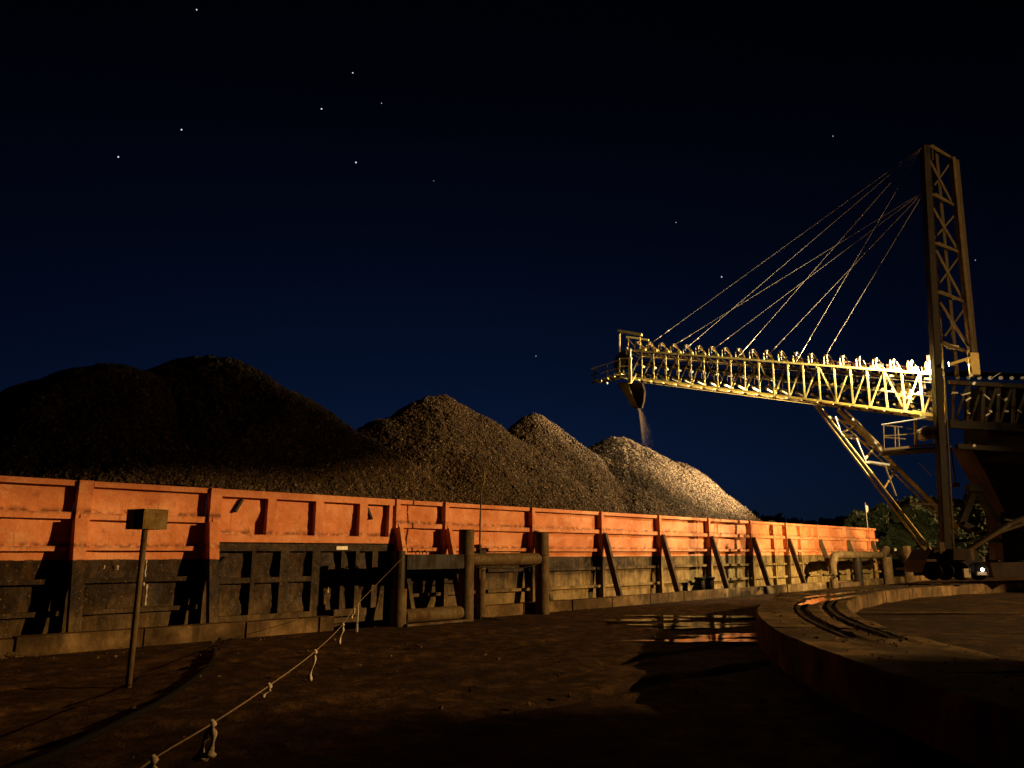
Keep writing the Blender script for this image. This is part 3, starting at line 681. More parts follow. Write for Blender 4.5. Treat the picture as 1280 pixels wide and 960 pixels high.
# ------------------------------------------------------------------ ship loader
PY = 26.6
ML0 = at(1188, 690, PY); ML1 = at(1157.5, 180, PY)
LD = root('ship_loader', (17, 29, .5), 'tall yellow lattice boom conveyor with mast, stay cables and chute, standing on the ring track', 'ship loader')
TIPn = at(795, 452, 34.5); ROOTn = at(1176, 492, 27.4)
TIP2, ROOT2 = Vector((TIPn.x, TIPn.y, 0)), Vector((ROOTn.x, ROOTn.y, 0))
bdir = (ROOT2 - TIP2).normalized(); bn_ = Vector((-bdir.y, bdir.x, 0))
if bn_.y < 0: bn_ = -bn_                                       # away from the camera
def ob(px, py_, off=0.0):                                       # point on the near face of the boom
    r = ray(px, py_); p0 = TIP2 + bn_ * off; k = (p0 - Vector((0, 0, H)))
    tq = (k.x * bn_.x + k.y * bn_.y) / (r.x * bn_.x + r.y * bn_.y); return Vector((0, 0, H)) + r * tq
Ltot = (ROOT2 - TIP2).length
topA, topB = ob(788, 438), ob(1172, 468); botA, botB = ob(788, 471.5), ob(1178, 520)
def lerp(a, b_, u): return a + (b_ - a) * u
def top(u, off=0.0): return lerp(topA, topB, u) + bn_ * off
def bot(u, off=0.0): return lerp(botA, botB, u) + bn_ * off
BW = 1.15
# panel points from the pixels of the posts, mapped onto the chord
def upx(px):
    lo, hi_ = 0.0, 1.0
    for _ in range(30):
        mid = (lo + hi_) / 2; q = lerp(topA, topB, mid)
        v = Vector((q.x, q.y, q.z - H)); fy = v.y * CP + v.z * SP; sx = 640 + F * v.x / fy
        if sx < px: lo = mid
        else: hi_ = mid
    return lo
NP = 21; us = [k / NP for k in range(NP + 1)]
for off in (0, BW):
    mt = YEL
    bar('top_chord', top(-.005, off), top(1.0, off), .08, .075, YEL, LD); bar('bottom_chord', bot(-.005, off), bot(1.0, off), .08, .08, YEL, LD)
    for k, u in enumerate(us):
        bar('truss_post', bot(u, off), top(u, off), .044, .036 + .036 * u, YEL if off == 0 else STEEL, LD, bdir)  # far face in dark steel, its shade put into the colour
        if k < NP:
            ph = k % 4
            a, bb = (bot(us[k], off), top(us[k + 1], off)) if (ph in (0, 1, 3) if k > 4 else True) else (top(us[k], off), bot(us[k + 1], off))
            bar('truss_diagonal', a + bn_ * .012, bb + bn_ * .012, .05, .03 + .03 * us[k], (YEL if k > 2 else PALE) if off == 0 else STEEL, LD, bn_)  # far diagonals likewise darkened by colour to read as shaded
for k, u in enumerate(us):
    bar('cross_member', bot(u, .05) - UP * .004, bot(u, BW - .05) - UP * .004, .07, .08, STEEL, LD)
    bar('cross_member', top(u, .05) + UP * .003, top(u, BW - .05) + UP * .003, .06, .06, STEEL, LD)
    if k < NP:
        u2 = us[k + 1]
        # gusset ledge plate on the bottom chord, hanging outward
        a, bb = bot(u + .006, -.06), bot(u2 - .008, -.06)
        quadbox('walkway_plate', a - UP * .10 - bn_ * .12, (bb - a), bn_ * .16, UP * .03, YEL, LD)
        # hoops over the belt, one every bay
        um = u + .4 / NP
        for kk in (0,):
            p0, p1 = top(um, .02) + UP * .06, top(um, BW - .02) + UP * .06
            mid = (p0 + p1) / 2; hp = [p0, p0 + UP * .26, lerp(p0, mid, .35) + UP * .42, lerp(p0, mid, .9) + UP * .38 , p1 + UP * .26, p1]
            tube('hoop', smooth_path(hp, 4), .035, YEL, LD, 8)
            tube('hoop', smooth_path([p + bdir * .12 for p in hp[:3]] + [lerp(p0, mid, .5) + UP * .2 + bdir * .24, p0 + bdir * .30], 4), .025, PALE, LD, 8)
        bar('idler_bracket', top(um + .012, .1) + UP * .08, top(um + .028, .1) + UP * .08, .16, .10, YEL, LD)
        # idler rollers and belt inside the truss
        pr = lerp(bot(um), top(um), .55)
        rod('idler_roller', pr + bn_ * .15, pr + bn_ * (BW - .15), .06, PALE, LD, 12)
        pr = lerp(bot(um), top(um), .16); rod('return_roller', pr + bn_ * .12, pr + bn_ * (BW - .12), .05, PALE, LD, 12)
bar('belt', lerp(bot(0), top(0), .64) + bn_ * BW / 2, lerp(bot(1), top(1), .64) + bn_ * BW / 2, .8, .03, RUBBER, LD)
bar('belt', lerp(bot(0), top(0), .25) + bn_ * BW / 2, lerp(bot(1), top(1), .25) + bn_ * BW / 2, .8, .03, RUBBER, LD)
# belt cover sheets on the inner half
for k in range(12, NP):
    a, bb = top(us[k] + .004, .35) + UP * .30, top(us[k + 1] - .004, .35) + UP * .30
    quadbox('cover_sheet', a, bb - a, bn_ * .55 + UP * .06, UP * .015, BELT, LD)
    quadbox('cover_sheet', a - UP * .19, bb - a, bn_ * .01, UP * .18, BELT, LD)
# utility pipes along the truss
rod('conduit', lerp(bot(.02), top(.02), .80) + bn_ * .12, lerp(bot(.98), top(.98), .80) + bn_ * .12, .022, PALE, LD, 8)
rod('conduit', lerp(bot(.35), top(.35), .47) + bn_ * .16, lerp(bot(.98), top(.98), .47) + bn_ * .16, .03, PALE, LD, 8)
for k in range(13, 21):      # clutter inside the root end
    u = us[k] + .02; p0 = lerp(bot(u), top(u), .35)
    bar('bracket', p0 + bn_ * .2, p0 + bn_ * .2 + bdir * .25 + UP * .25, .05, .06, YEL, LD); bar('bracket', p0 + bn_ * .45 + UP * .3, p0 + bn_ * .45 + bdir * .35 + UP * .1, .05, .10, PALE, LD)
quadbox('drive_housing', lerp(bot(.885), top(.885), .12) + bn_ * .25, bdir * .45, bn_ * .6, UP * .9, YEL, LD)
bar('end_plate', bot(1.0, -.05) - UP * .02, bot(1.0, -.05) + UP * 1.45, .12, .2, YEL, LD, bdir)
bar('bolted_flange', ob(1140, 517, -.08), ob(1182, 524, -.08), .05, .28, YEL, LD)
for k in range(9):
    q = lerp(ob(1148, 512, -.115), ob(1180, 517, -.115), k / 8); rod('bolt', q, q - bn_ * .04, .02, PALE, LD, 6)
quadbox('motor_hood', ob(1160, 462, .2), bdir * .5, bn_ * .6, UP * .55, BLACK, LD)

# head end: frame, guard rails, steps, chute
def P(px, py_, off=0.0): return ob(px, py_, off)
bar('head_post', P(774.5, 416), P(774.5, 440), .07, .07, YEL, LD); bar('head_post', P(800, 421), P(800, 437), .05, .05, YEL, LD)
bar('head_post', P(785, 424, .5), P(785, 440, .5), .05, .05, YEL, LD); bar('head_post', P(809.5, 426, .5), P(811, 436, .5), .05, .05, YEL, LD)
bar('head_beam', P(773, 413.5), P(802.5, 418.5), .13, .12, YEL, LD); bar('head_beam', P(783, 421, .5), P(811, 425, .5), .08, .08, YEL, LD)
bar('head_brace', P(785, 423, .5), P(793, 434, .5), .04, .04, YEL, LD); bar('head_brace', P(809, 425, .5), P(817, 438, .5), .05, .05, YEL, LD)
bar('head_brace', P(801, 437, .3), P(810, 432, .3), .04, .05, PALE, LD); bar('head_brace', P(800, 425, .3), P(804, 434, .3), .03, .03, PALE, LD)
for a, bb in (((774, 448), (787, 448)), ((774, 457.5), (787, 457.5)), ((774, 466.5), (787, 467)), ((774.5, 448), (774.5, 467))):
    bar('ladder_frame', P(*a, -.12), P(*bb, -.12), .04, .05, YEL, LD)
bar('head_column', P(787.5, 447, -.1), P(787.5, 479, -.1), .07, .15, YEL, LD, bdir); bar('head_brace', P(789, 478, -.05), P(794.5, 469, -.05), .05, .06, YEL, LD)
bar('head_post', P(783.5, 434, -.05), P(783.5, 443, -.05), .05, .07, PALE, LD, bdir); bar('head_post', P(788, 436, -.05), P(787.5, 447, -.05), .05, .06, PALE, LD, bdir)
# head drum under a rounded hood
hd = P(777, 452, .15)
rod('head_drum', P(781, 452, .2), P(781, 452, .95), .38, BLACK, LD, 24)
V = []; Fc = []; cc_ = P(780, 455, .05)
for i in range(13):
    a = math.radians(60 + 190 * i / 12)
    for o_ in (0, .95):
        for r_ in (.50, .53):
            V.append(cc_ + bdir * (r_ * math.cos(a)) + UP * (r_ * 1.25 * math.sin(a)) + bn_ * o_)
for i in range(12):
    k = i * 4; Fc += [(k + 1, k + 5, k + 7, k + 3), (k, k + 2, k + 6, k + 4), (k, k + 4, k + 5, k + 1), (k + 2, k + 3, k + 7, k + 6)]
meshobj('head_hood', V, Fc, HOPPER if 0 else rusty('hood_olive_paint', (.16, .17, .07), (.09, .07, .03), .5, .65, 2), LD, True)
meshobj('hood_side', [cc_ + bdir * (.5 * math.cos(math.radians(a))) + UP * (.62 * math.sin(math.radians(a))) for a in range(60, 260, 16)], [tuple(range(len(range(60, 260, 16))))], MATS['hood_olive_paint'], LD).modifiers.new('thickness', 'SOLIDIFY').thickness = .02
# access platform with stepped treads beyond the head
for k, (x0, y0, x1, y1) in enumerate(((743, 476.5, 753, 477.5), (752, 474, 761, 475), (760, 471, 769.5, 472), (768, 468, 778, 469))):
    a, bb = P(x0, y0, -.1), P(x1, y1, -.1); quadbox('walkway_tread', a - bn_ * .1, bb - a, bn_ * .5, UP * .08, YEL, LD)
bar('platform_beam', P(740, 478.5, -.05), P(778, 473, -.05), .07, .06, PALE, LD); bar('platform_beam', P(745, 477.5, .7), P(782, 470, .7), .07, .06, STEEL, LD)
bar('guard_rail_post', P(743.5, 475, -.1), P(743.5, 461, -.1), .05, .06, WHITE, LD); bar('guard_rail_post', P(759, 471, -.1), P(759, 454, -.1), .05, .06, WHITE, LD)
bar('guard_rail', P(738.5, 461, -.1), P(748.5, 462, -.1), .06, .06, WHITE, LD)
for y0, y1 in ((461, 449), (470, 459)): rod('guard_rail', P(738, y0, .0), P(776, y1, .0), .022, STEEL, LD, 8)
rod('junction_fitting', P(757, 478.5, -.15), P(760, 479.5, -.15), .06, WHITE, LD, 10)
# chute, a tapering spout swung down and out
def loft(name, rings, mat, par):
    V = []; Fc = []; n = len(rings[0])
    for r_ in rings: V += r_
    for i in range(len(rings) - 1):
        for j in range(n): Fc.append((i * n + j, i * n + (j + 1) % n, (i + 1) * n + (j + 1) % n, (i + 1) * n + j))
    o = meshobj(name, V, Fc, mat, par); o.modifiers.new('thickness', 'SOLIDIFY').thickness = .025; return o
def cr_(pxl, pxr, y, o0, o1): o1 = o0 + (o1 - o0) * .5; return [P(pxl, y, o0), P(pxr, y, o0), P(pxr + (o1 - o0) * 5, y, o1), P(pxl + (o1 - o0) * 5, y, o1)]
CHM = rusty('chute_olive_steel', (.36, .33, .14), (.20, .14, .05), .48, .62, 3)
loft('chute', [cr_(771, 784, 478, .1, .9), cr_(777, 788, 487, .1, .85), cr_(784, 792, 498, .12, .8), cr_(790.5, 797, 509, .15, .65)], CHM, LD)
loft('chute_shield', [cr_(786, 802, 479, .15, .9), cr_(790, 805, 490, .15, .9), cr_(790, 804, 501, .15, .8), cr_(793, 802, 510, .2, .7)], BLACK, LD)
bar('chute_arm', P(785, 484, .0), P(789.5, 492, .0), .04, .05, PALE, LD)
for px in (803, 811, 818, 830): rod('return_roller', P(px, 477 + (px - 803) * .1, .2), P(px, 477 + (px - 803) * .1, .9), .09, BLACK, LD, 12)

# gravel falling from the chute
V = []; Fc = []; r0 = random.Random(5)
for k in range(7000):
    u = r0.random() ** 1.3; px = 796 + 8.5 * (u ** .5) + (r0.gauss(0, .25 + .9 * u) if k % 2 else abs(r0.gauss(0, 1 + 5 * u))); py_ = 509 + 47 * u
    q = P(px, py_, .35 + r0.gauss(0, .08 + .1 * u)); rock(q.x, q.y, q.z, r0.uniform(.003, .009) * (1.5 - u), r0)
tag(meshobj('falling_gravel', V, Fc, STONE), kind='stuff')

# mast: two legs of channel section with lattice between
def ms(px, py_, dy=0.0): return at(px, py_, PY + dy)
def chan(name, a, b_, w, d_, mat, par, side=1):
    """channel leg: web plus two flanges"""
    x = (b_ - a).normalized(); s = x.cross(Vector((0, 1, 0))).normalized() * side; f = Vector((0, 1, 0)) - x * x.y; f.normalize()
    bar(name, a, b_, w, .03, mat, par, f)
    bar(name + '_flange', a + s * (w / 2 + .012) + f * d_ / 2, b_ + s * (w / 2 + .012) + f * d_ / 2, .024, d_, mat, par, f)
    bar(name + '_flange', a - s * (w / 2 + .012) + f * d_ / 2, b_ - s * (w / 2 + .012) + f * d_ / 2, .024, d_, mat, par, f)
MSTL = rusty('mast_olive_brown_paint', (.085, .066, .028), (.05, .031, .012), .45, .62, 1.6)
chan('mast_leg', ms(1186.5, 714), ms(1158, 181), .21, .28, BLACK, LD)  # shade on this leg's front put into the black material
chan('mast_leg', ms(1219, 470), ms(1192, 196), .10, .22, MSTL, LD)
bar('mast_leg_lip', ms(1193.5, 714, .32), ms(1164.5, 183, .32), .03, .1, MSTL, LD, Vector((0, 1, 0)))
HZ = [(183, 1162, 199, 1192), (243, 1165, 257, 1193.5), (304, 1168, 315, 1198), (365, 1171, 377, 1205), (429, 1176, 441, 1212)]
for k, (y0, x0, y1, x1) in enumerate(HZ):
    bar('mast_strut', ms(x0, y0, .05), ms(x1, y1, .05), .07, .09, MSTL, LD)
    bar('mast_strut', ms(x0 + 2, y0 - 2, 1.2), ms(x1 - 1, y1 - 1, 1.2), .05, .06, MSTL, LD)
for (x0, y0), (x1, y1) in (((1160, 197), (1192, 258)), ((1166, 260), (1197, 313)), ((1170, 313), (1203, 375)), ((1175, 378), (1210, 433))):
    bar('mast_diagonal', ms(x0, y0, .06), ms(x1, y1, .06), .05, .09, MSTL, LD)
for (x0, y0), (x1, y1) in (((1189, 202), (1163, 239)), ((1195, 267), (1168, 298)), ((1199, 321), (1173, 356)), ((1207, 384), (1181, 420))):
    bar('mast_diagonal', ms(x0, y0, .9), ms(x1, y1, .9), .035, .06, MSTL, LD)
bar('mast_leg', ms(1196, 470, 1.3), ms(1170, 190, 1.3), .10, .12, STEEL, LD); bar('mast_leg', ms(1222, 470, 1.3), ms(1196, 200, 1.3), .10, .12, STEEL, LD)
quadbox('name_plate', ms(1183, 430, .1), Vector((.45, 0, -.06)), Vector((0, .04, 0)), Vector((0, 0, -.16)), PALE, LD)
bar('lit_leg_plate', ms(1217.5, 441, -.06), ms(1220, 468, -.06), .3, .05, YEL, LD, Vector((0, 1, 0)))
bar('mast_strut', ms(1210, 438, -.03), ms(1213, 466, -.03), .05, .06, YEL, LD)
# lamp arm
bar('lamp_arm', ms(1214, 447, -.1), ms(1187, 455.5, -.1), .09, .09, YEL, LD); bar('lamp_arm', ms(1206, 449, -.1), ms(1214, 456, -.1), .06, .06, YEL, LD)
# stay cables
tipA, tipB = ms(1152, 184, .1), ms(1156, 238, .4)
for px, py_ in ((814, 429), (851, 441), (922, 447), (996, 451)): rod('stay_cable', ob(px, py_, 0), tipA, .011, CABLE, LD, 6)
for px, py_ in ((840, 433), (888, 439), (959, 445), (1028, 451)): rod('stay_cable', ob(px, py_, BW), tipB, .011, CABLE, LD, 6)
for px, py_, o_ in ((814, 429, 0), (851, 441, 0), (922, 447, 0), (996, 451, 0), (840, 433, BW), (888, 439, BW), (959, 445, BW), (1028, 451, BW)):
    a = ob(px, py_, o_); d_ = ((tipA if o_ == 0 else tipB) - a).normalized()
    for k in (.5, .95): rod('cable_clamp', a + d_ * k, a + d_ * (k + .10), .026, PALE, LD, 8)

# raking strut under the boom
def br(px, py_, Y): return at(px, py_, Y)
sA, sB = ob(1018, 506, .0), br(1163, 697, 27.0)
sC, sD = ob(1022, 504, .0), br(1168, 693, 27.0)
bar('raking_strut', sA, sB, .06, .07, YEL, LD); bar('raking_strut', sC, sD, .06, .07, YEL, LD)
sE, sF = ob(1047, 512, BW), br(1197, 660, 28.5)
bar('raking_strut', sE, sF, .1, .16, YEL, LD); bar('raking_strut', sE + UP * -.28 - bdir * .1, sF - UP * .28, .05, .06, YEL, LD)
for (u0, u1) in ((.10, .14), (.22, .16), (.22, .34), (.42, .34), (.42, .52), (.60, .52)):
    bar('strut_lacing', lerp(sC, sD, u0), lerp(sE, sF, u1), .05, .07, YEL, LD)
bar('strut_lacing', br(1056, 512, 29.5), br(1104, 560, 29.3), .12, .03, YEL, LD); bar('strut_lacing', br(1066, 523, 29.2), br(1103, 563, 29), .03, .1, PALE, LD)
for (a, bb, w) in (((1085, 577), (1112, 581), .07), ((1106, 582), (1120, 620), .05), ((1044, 520), (1052, 543), .03), ((1052, 541), (1066, 544), .05), ((1052, 546), (1064, 548), .05), ((1070, 548), (1082, 578), .06), ((1148, 578), (1164, 594), .03)):
    bar('strut_lacing', br(*a, 28.6), br(*bb, 28.4), w, w, PALE, LD)
bar('base_beam', br(1124, 628, 27.4), br(1180, 632, 27.4), .1, .08, STEEL, LD)
# drive platform with rails and a drum
pf = [(1103, 531), (1150, 520)]
Yp = 26.9
def pp(x, y, d_=0): return at(x, y, Yp + d_)
LC_ = at(1188, 606, 30.2)
for a, bb in (((1102, 531), (1168, 521)), ((1104, 545), (1162, 541)), ((1104, 531), (1105, 562)), ((1118, 533), (1119, 561)), ((1122, 533), (1124, 561)), ((1104, 531.5), (1128, 534)), ((1104, 546.5), (1132, 549)), ((1133, 535), (1140, 535.5))):
    rod('guard_rail', pp(*a), pp(*bb), .026, PALE, LD, 8)
bar('platform_beam', pp(1104, 562), pp(1172, 555.5), .08, .08, PALE, LD); quadbox('platform_floor', pp(1105, 565), pp(1190, 559) - pp(1105, 565), Vector((.4, 1.3, 0)), UP * .05, STEEL, LD)
bar('hanger', pp(1144, 519, .1), pp(1145, 556, .1), .06, .10, YEL, LD, Vector((1, 0, 0))); bar('lamp_bracket', LC_ + UP * .1 + Vector((.2, 0, 0)), LC_ + UP * 1.5 + Vector((.2, 0, 0)), .05, .05, STEEL, LD, Vector((1, 0, 0))); bar('hanger', pp(1177, 528, .1), pp(1178, 556, .1), .06, .09, YEL, LD)  # lamp bracket here carries the added lamp behind the mast leg
dr = pp(1159, 541)
drum = rod('drum', dr + Vector((0, -.02, 0)), dr + Vector((.1, .5, 0)), .23, PALE, LD, 32)
rod('drum_hub', dr + Vector((0, -.10, 0)), dr + Vector((0, .0, 0)), .10, BRACE, drum, 20)
tube('drum_rim', [dr + Vector((.225 * math.cos(a), -.03, .225 * math.sin(a))) for a in np.linspace(0, 6.283, 33)], .03, WHITE, drum, 8)
rod('gear_motor', pp(1168, 541, .3), pp(1176, 541, .3), .18, STEEL, LD, 16); rod('gear_motor', pp(1169, 552, .2), pp(1174, 552, .2), .12, PALE, LD, 16)

# dark body of the machine to the right
def mb(x0, y0, x1, y1, w, h, Y, mat=STEEL, name='body_beam'): return bar(name, at(x0, y0, Y), at(x1, y1, Y), w, h, mat, LD)
for Y in (27.9, 29.2):
    mb(1186, 478, 1330, 486, .16, .16, Y); mb(1186, 530, 1330, 538, .2, .3, Y, BLACK); mb(1196, 558, 1330, 566, .2, .18, Y, BLACK)
    for k in range(8):
        x = 1192 + k * 19; mb(x, 480, x - 2, 532, .07, .09, Y, STEEL, 'body_post')
        mb(x, 532, x + 17, 482, .05, .07, Y, STEEL, 'body_diagonal')
for k in range(10):
    x = 1197 + 13.5 * k; rod('idler_roller', at(x, 472 + .1 * k, 28.0), at(x + 1.5, 472 + .1 * k, 28.9), .07, PALE, LD, 10)
mb(1186, 466, 1330, 474, .9, .03, 28.4, RUBBER, 'belt')
for (x, y, a, c_) in ((1190, 487, 8, 4), (1202, 491, 13, 3), (1207, 497, 9, 4), (1230, 491, 10, 2.5), (1247, 491, 3, 3), (1256, 496, 5, 5), (1237, 508, 3, 7), (1232, 516, 6, 3.5), (1256, 509, 5, 5), (1272, 511, 6, 2), (1216, 551, 4, 7), (1209, 513, 4, 3), (1240, 471, 14, 1.5), (1216, 476, 5, 5)):
    q = at(x, y + c_, 27.55); a2 = random.uniform(-.9, .9); u2_ = Vector((math.cos(a2), 0, math.sin(a2))); bar('bracket', q, q + u2_ * a * .026, .05, c_ * .013, PALE, LD); bar('bracket', q, q + Vector((-u2_.z, .1, u2_.x)) * c_ * .03, .03, .03, STEEL, LD)
quadbox('hopper_front', at(1236, 560, 28.0), at(1300, 560, 28.0) - at(1236, 560, 28.0), Vector((0, 1.6, 0)), at(1236, 480, 28.) - at(1236, 560, 28.), BLACK, LD)
# hopper leg: wide tapering plate column
def prism(name, pts, Y0, Y1, mat, par):
    A_ = [at(x, y, Y0) for x, y in pts]; B_ = [Vector((p_.x, Y1, p_.z)) for p_ in A_]; n = len(pts)
    Fc = [tuple(range(n))[::-1], tuple(range(n, 2 * n))] + [(i, (i + 1) % n, n + (i + 1) % n, n + i) for i in range(n)]
    return meshobj(name, A_ + B_, Fc, mat, par)
prism('hopper_leg', [(1212, 556), (1300, 560), (1300, 700), (1262, 700), (1256, 640), (1244, 615), (1234, 595)], 28.6, 29.8, HOPPER, LD)
prism('column', [(1250, 640), (1262, 640), (1270, 716), (1256, 716)], 28.4, 28.59, BLACK, LD)
for a, bb, w, Y in (((1218, 612), (1201, 655), .22, 28.3), ((1218, 612), (1248, 652), .22, 28.3), ((1204, 655), (1232, 668), .2, 28.2), ((1186, 676), (1290, 676), .14, 28.4)):
    mb(*a, *bb, w, w, Y, BLACK, 'a_frame_leg')
mb(1209, 610, 1227, 611, .3, .25, 28.3, BLACK, 'a_frame_cap')
for a, bb, r_ in (((1206, 690), (1262, 655), .10), ((1262, 655), (1300, 640), .10), ((1230, 672), (1300, 648), .06), ((1256, 650), (1290, 655), .05)):
    rod('pipe_run', at(*a, 27.6), at(*bb, 27.6), r_, STEEL, LD, 14)
# bogie on the ring
def bq(x, y, Y=27.2): return at(x, y, Y)
prism('bogie_frame', [(1153, 716), (1158, 700), (1164, 688), (1190, 684), (1222, 688), (1226, 700), (1234, 716)], 26.6, 27.9, BLACK, LD)
for x in (1165, 1180, 1200, 1222): rod('bogie_wheel', bq(x, 714, 26.55), bq(x + 1, 714, 26.95), .30, BLACK, LD, 24)
prism('bogie_housing', [(1192, 686), (1212, 686), (1215, 700), (1192, 700)], 26.3, 26.58, HOPPER, LD)
for x, y, a, c_, mm_ in ((1176, 692, 6, 14, BRACE), (1206, 722, 8, 11, PALE), (1213, 700, 6, 14, BRACE), (1222, 719, 13, 4, PALE), (1159, 702, 12, 3, BRACE), (1186, 703, 22, 2, BRACE)):
    q = at(x, y, 26.4); quadbox('bracket', q, Vector((a * .027, 0, 0)), Vector((0, .12, 0)), UP * (c_ * .027), mm_, LD)
prism('base_skid', [(1242, 722), (1238, 704), (1300, 702), (1300, 722)], 27.6, 29.4, HOPPER, LD)
sl = at(1228, 712, 26.35)
bmx = bmesh.new(); bmesh.ops.create_uvsphere(bmx, u_segments=12, v_segments=8, radius=.055); me = bpy.data.meshes.new('marker_lamp'); bmx.to_mesh(me); bmx.free(); me.materials.append(LENS2)
setp(bpy.data.objects.new('marker_lamp', me), LD, Matrix.Translation(sl))

# ------------------------------------------------------------------ floodlights on the machine and yard mast, with added lamps and plates
def floodlight(pos_, aim, size=.3, lens=LENS, plates=()):
    pos_ = Vector(pos_); d_ = (Vector(aim) - pos_).normalized(); R, L = frame(pos_ - d_ * .30, pos_ - d_ * .06)
    hs_ = bpy.data.objects.new('floodlight', cube_mesh(GLASSD)); setp(hs_, LD, R @ Matrix.Diagonal((L, size, size * .7, 1)))
    R2, L2_ = frame(pos_ - d_ * .058, pos_ - d_ * .045); ln = bpy.data.objects.new('lens', cube_mesh(lens)); setp(ln, hs_, R2 @ Matrix.Diagonal((L2_, size * .9, size * .6, 1)))
    return hs_, d_
def spot(pos_, aim, power, col, ang, blend, rad, par):
    l = bpy.data.lights.new('flood_beam', 'SPOT'); l.energy = power; l.color = col; l.spot_size = math.radians(ang); l.spot_blend = blend; l.shadow_soft_size = rad
    o = bpy.data.objects.new('flood_beam', l); d_ = (Vector(aim) - Vector(pos_)).normalized()
    M = d_.to_track_quat('-Z', 'Y').to_matrix().to_4x4(); M.translation = Vector(pos_); return setp(o, par, M)
# tall yard floodlight, far off to the right: it rakes the barge wall; added plates darken the near yard
YM = root('floodlight_mast', (70.5, 11, 0), 'tall steel floodlight mast standing far to the right of the ring track', 'light mast')
rod('pole', (70.5, 11, -.2), (70.5, 11, 16.6), .22, STEEL, YM, 16)
bar('crossarm', (70.5, 9.6, 16.4), (70.5, 12.4, 16.4), .12, .12, STEEL, YM)
LA = Vector((69, 11, 16)); aimA = Q(14, 15.4, 1.0)
dA = (aimA - LA).normalized(); R_, L_ = frame(LA - dA * .9, LA - dA * .1)
hA = bpy.data.objects.new('lamp_housing', cube_mesh(GLASSD)); setp(hA, YM, R_ @ Matrix.Diagonal((L_, .6, .5, 1)))
bar('lamp_bracket', LA - dA * .5, (70.5, 11, 16.4), .08, .08, STEEL, YM)
spot(LA, aimA, 240000, (1, .575, .20), 110, .2, .011, hA)
def shadow_plate(name, lamp, ring_, s_):
    """added opaque plate, cut so its shadow follows the listed points"""
    c_ = lamp + dA * s_; V = []
    for p_ in ring_:
        d_ = Vector(p_) - lamp; V.append(lamp + d_ * (s_ / d_.dot(dA)))
    o = meshobj(name, V, [tuple(range(len(V)))], GLASSD, hA); m_ = o.modifiers.new('thickness', 'SOLIDIFY'); m_.thickness = .006; m_.offset = 0; return o
LW = Vector((69, 9.6, 16.1)); spot(LW, aimA, 9000, (1, .55, .19), 110, .3, .02, hA)  # weak unshaded spot added to lift the dark left heaps
shadow_plate('added_heap_blocker', LA, [Q(-40, WD, 2.93), Q(6, WD, 2.95), Q(10.5, WD, 3.3), Q(14, WD, 4.3), Q(17.5, WD, 6.2), Q(21, WD, 9.5), Q(23, WD, 14), Q(23, WD, 40), Q(-40, WD, 40)], 1.5)  # added plate shaped to keep the left gravel heaps dark
shadow_plate('side_plate', LA, [(-30, -8, 0), (-5.5, 3.6, 0), (-3.3, 6.0, 0), (-2.5, 7.5, 0), (-1.4, 8.35, 0), (1.9, 8.5, 0), (6, 8.5, 0), (12, 8.7, 0), (24, 9.0, 0), (24, -30, 0), (-30, -60, 0)], 1.51)  # added plate cut to the outline of the dark foreground
shadow_plate('side_plate', LW, [(-30, -8, 0), (-5.5, 3.6, 0), (-3.3, 6.0, 0), (-2.5, 7.5, 0), (-1.4, 8.35, 0), (1.9, 8.5, 0), (6, 8.5, 0), (12, 8.7, 0), (24, 9.0, 0), (24, -30, 0), (-30, -60, 0)], 1.40)  # same foreground outline, added for the weak spot
shadow_plate('added_machine_blocker', LA, [Q(28.6, WD, -3), Q(27.4, WD, 6.9), Q(36.5, WD, 7.4), Q(46, WD, -1), Q(46, WD, -6)], 1.52)  # added plate keeping the yard beam off the machine body
# B: lit lamp by the mast leg, aimed out along the boom and at its head
YB = (1, .80, .46)
LB = ob(1184, 455, -.22); aimB = TIPn + Vector((-1, 0, -1.6))
hB, dB = floodlight(LB, aimB, .2)
bar('lamp_arm', ms(1192, 454, .1), LB - dB * .25, .05, .05, YEL, LD)
spot(LB + dB * .05, TIPn + Vector((0, 0, -.2)), 46000, YB, 30, 1.0, .05, hB)
spot(LB + dB * .05 + UP * .02, ob(1000, 490), 10500, YB, 142, .8, .05, hB)
spot(LB - dB * .42, LB + Vector((3, -.6, -1.6)), 160, YB, 130, .8, .04, hB)
# D: added lamp hidden behind the mast leg, to brighten the right heaps
LC = at(1188, 606, 30.2); aimC = Vector((7.5, 33.5, 4.6))
hC, dC = floodlight(LC, aimC, .22, GLASSD)
spot(LC + dC * .03, Vector((5.2, 34.0, 7.3)), 82000, (1, .73, .40), 50, .8, .03, hC)
LE = at(1187, 632, 30.0); aimE = Q(36.5, WD, 1.0); hE, dE = floodlight(LE, aimE, .22, GLASSD)  # E: second added hidden lamp, brightening the far barge wall and pipes
spot(LE + dE * .03, aimE, 6800, (1, .68, .28), 118, .6, .03, hE)
bar('lamp_bracket', LE - dE * .2, LE - dE * .2 + Vector((1.6, -.6, .1)), .06, .06, STEEL, LD)

